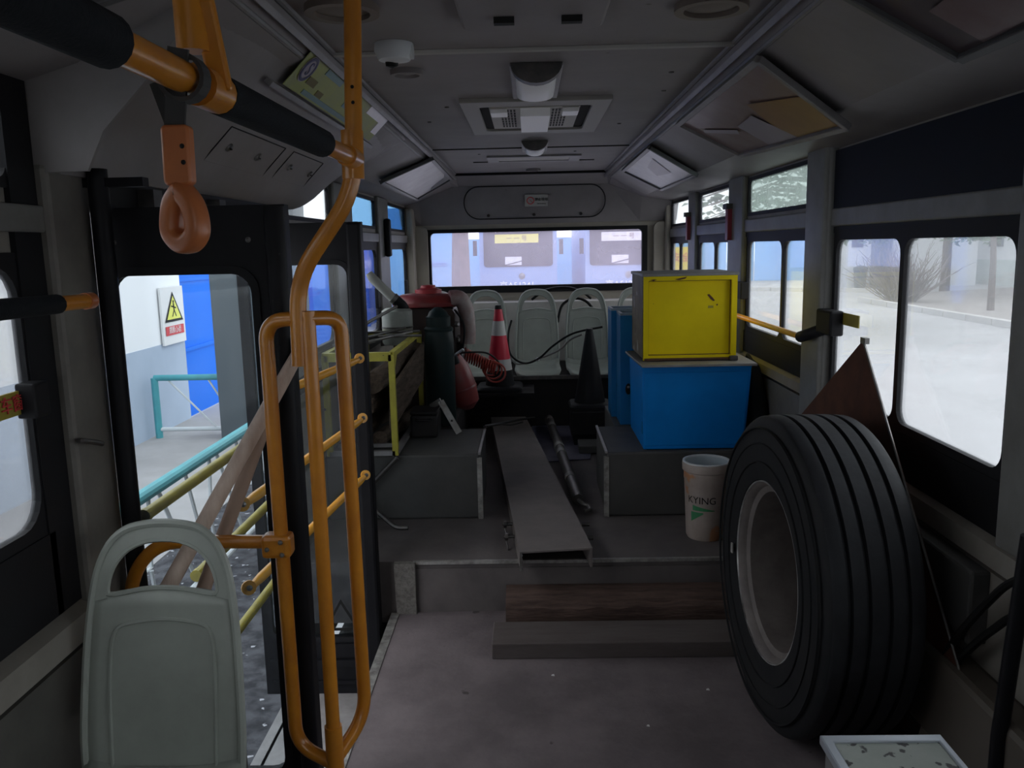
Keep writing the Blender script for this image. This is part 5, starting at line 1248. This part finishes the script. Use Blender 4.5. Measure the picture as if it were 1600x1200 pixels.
# cables by the rear seats
t = thing('cable_bundle', 'grey doubled cable hanging from the middle rear seats to black cone', 'cable', (.1, 6.0, .7))
obj('cable', B().tube(curve([(-.14, 6.28, 1.0), (-.165, 6.2, .90), (-.15, 6.15, .76), (-.05, 6.05, .705), (.06, 5.9, .76), (.16, 5.8, .86), (.30, 5.75, .95), (.50, 5.75, .99)]), .008, 6), GRYB, t, True)
obj('cable', B().tube(curve([(-.165, 6.22, .80), (-.12, 6.12, .70), (-.03, 6.05, .705), (.06, 5.95, .75), (.20, 5.85, .82), (.28, 5.8, .90), (.36, 5.75, .94)]), .007, 6), GRYW, t, True)
obj('tie', B().tube([(.045, 5.93, .745), (.055, 5.92, .752)], .014, 8), WHITEP, t)
for pts, lb in (([(.02, 6.86, 1.12), (.12, 6.8, 1.19), (.28, 6.8, 1.215), (.42, 6.8, 1.18), (.50, 6.85, 1.12)], 'black cable arched on the shelf below rear window'),
                ([(.22, 6.62, .95), (.26, 6.68, 1.08), (.36, 6.7, 1.13), (.46, 6.7, 1.10), (.55, 6.7, .98)], 'black cable looping behind the seat by the black cone')):
    t = thing('cable', lb, 'cable', pts[0]); obj('cord', B().tube(curve(pts), .011, 8), GRYB, t, True)

# wooden shafts through the doorway
t = thing('wooden_shaft', 'pale wooden shaft leaning in the doorway, the upper longer one', 'pole', (-.75, 1.8, .7))
a, c = Vector((-.846, 1.72, .765)), Vector((-.590, 1.925, 1.242))
d = (c - a); obj('shaft', B().tube([a - d * .35, a, c, c + d * .16], .0175, 12, rs=[.0185, .0185, .017, .015]), WOODP, t, True)
obj('green_tip', B().tube([c + d * .16, c + d * .21], .015, 10), INKGR, t)
t = thing('wooden_shaft', 'pale wooden shaft with a snapped top leaning in the doorway, the lower one', 'pole', (-.7, 1.8, .7))
a, c = Vector((-.765, 1.83, .80)), Vector((-.632, 1.945, 1.165))
d = (c - a); obj('shaft', B().tube([a - d * .8, a, c], .017, 12), mat('brown_wooden_shaft', (.38, .27, .21), .6), t, True)
obj('splinter', B().loft([[c + Vector((.012 * math.cos(q), 0, .012 * math.sin(q))) for q in [2 * PI * k / 5 for k in range(5)]], [c + d * .03 + Vector((.003 * math.cos(q), 0, .003 * math.sin(q))) for q in [2 * PI * k / 5 for k in range(5)]]]), WOODP, t)
t = thing('steel_conduit', 'thin grey upright conduit seen through the rear door leaf glass', 'conduit', (-.72, 3.5, .3))
obj('tube', B().tube(curve([(-.80, 3.62, .235), (-.775, 3.58, .80), (-.76, 3.58, 1.2), (-.745, 3.58, 1.52)]), .012, 10), STEEL, t, True)

# tray at the bottom edge, cables at right
t = thing('metal_case', 'metal rimmed case with a speckled pale lid at the bottom right edge', 'case', (.74, 1.5, 0))
obj('body', B().box(.615, .855, 1.28, 1.645, 0, .485), TRIMC, t, bevel=.006)
obj('lid', B().box(.628, .850, 1.28, 1.632, .485, .494), SPECK, t)
obj('rim', B().ring(rect_like(.607, .863, 1.27, 1.655), rect_like(.628, .850, 1.285, 1.632), (0, 0, .478), (1, 0, 0), (0, 1, 0), (0, 0, .022)), BRIGHTM, t, bevel=.003)
obj('rivet', B().lathe([(.006, 0), (.001, .003)], 8, (.607, 1.60, .44), (-1, 0, 0)), STEEL, t)
for i, (pts, lb) in enumerate((
    ([(1.13, 1.45, .86), (1.12, 1.80, .79), (1.11, 1.97, .64), (1.105, 2.14, .40), (1.10, 2.08, .31), (1.10, 1.95, .30), (1.10, 1.7, .33)], 'black cable looped against the right wall, the outer loop'),
    ([(1.13, 1.45, .78), (1.12, 1.78, .71), (1.115, 1.93, .60), (1.11, 2.08, .42), (1.10, 2.02, .35), (1.10, 1.85, .33)], 'black cable looped against the right wall, the inner loop'))):
    t = thing('cable', lb, 'cable', pts[0]); obj('cord', B().tube(curve(pts), .010, 8), GRYB, t, True)
t = thing('black_post', 'black upright post at the right edge by looped cables', 'post', (1.08, 1.74, 0))
obj('upright', B().tube([(1.085, 1.765, .90), (1.075, 1.80, .40), (1.07, 1.80, .0)], .018, 10), BLK, t, True)
obj('foot', B().box(1.04, 1.10, 1.76, 1.84, 0, .02), BLK, t)
t = thing('rubber_wedge', 'dark rubber lump beside the foot of the tyre at the wall', 'wedge', (1.05, 2.0, 0))
obj('body', B().prism([(1.065, 0), (1.17, 0), (1.17, .30), (1.12, .34), (1.075, .16)], (0, 1.90, 0), (1, 0, 0), (0, 0, 1), (0, .3, 0)), mat('tan_grime', (.20, .17, .13), .8, col2=(.10, .08, .07), scale=8), t, bevel=.02)
for (x, y, s_) in ((.06, 2.83, .006), (.36, 2.50, .005), (.60, 2.72, .006), (-.36, 2.12, .008), (.50, 2.10, .010)):
    tag(obj('paper_scrap', B().prism([(-s_, -s_ * .6), (s_, -s_), (s_ * .8, s_), (-s_ * .5, s_ * .7)], (x, y, .001), (1, 0, 0), (0, 1, 0), (0, 0, .002)), PAPERW), 'tiny pale scrap of paper on the floor sheet', 'scrap', 'paper scraps on the floor')
for (x, y) in ((-.45, 2.2),):
    pass

for o in bpy.data.objects:
    if '_o' in o.keys(): del o['_o']
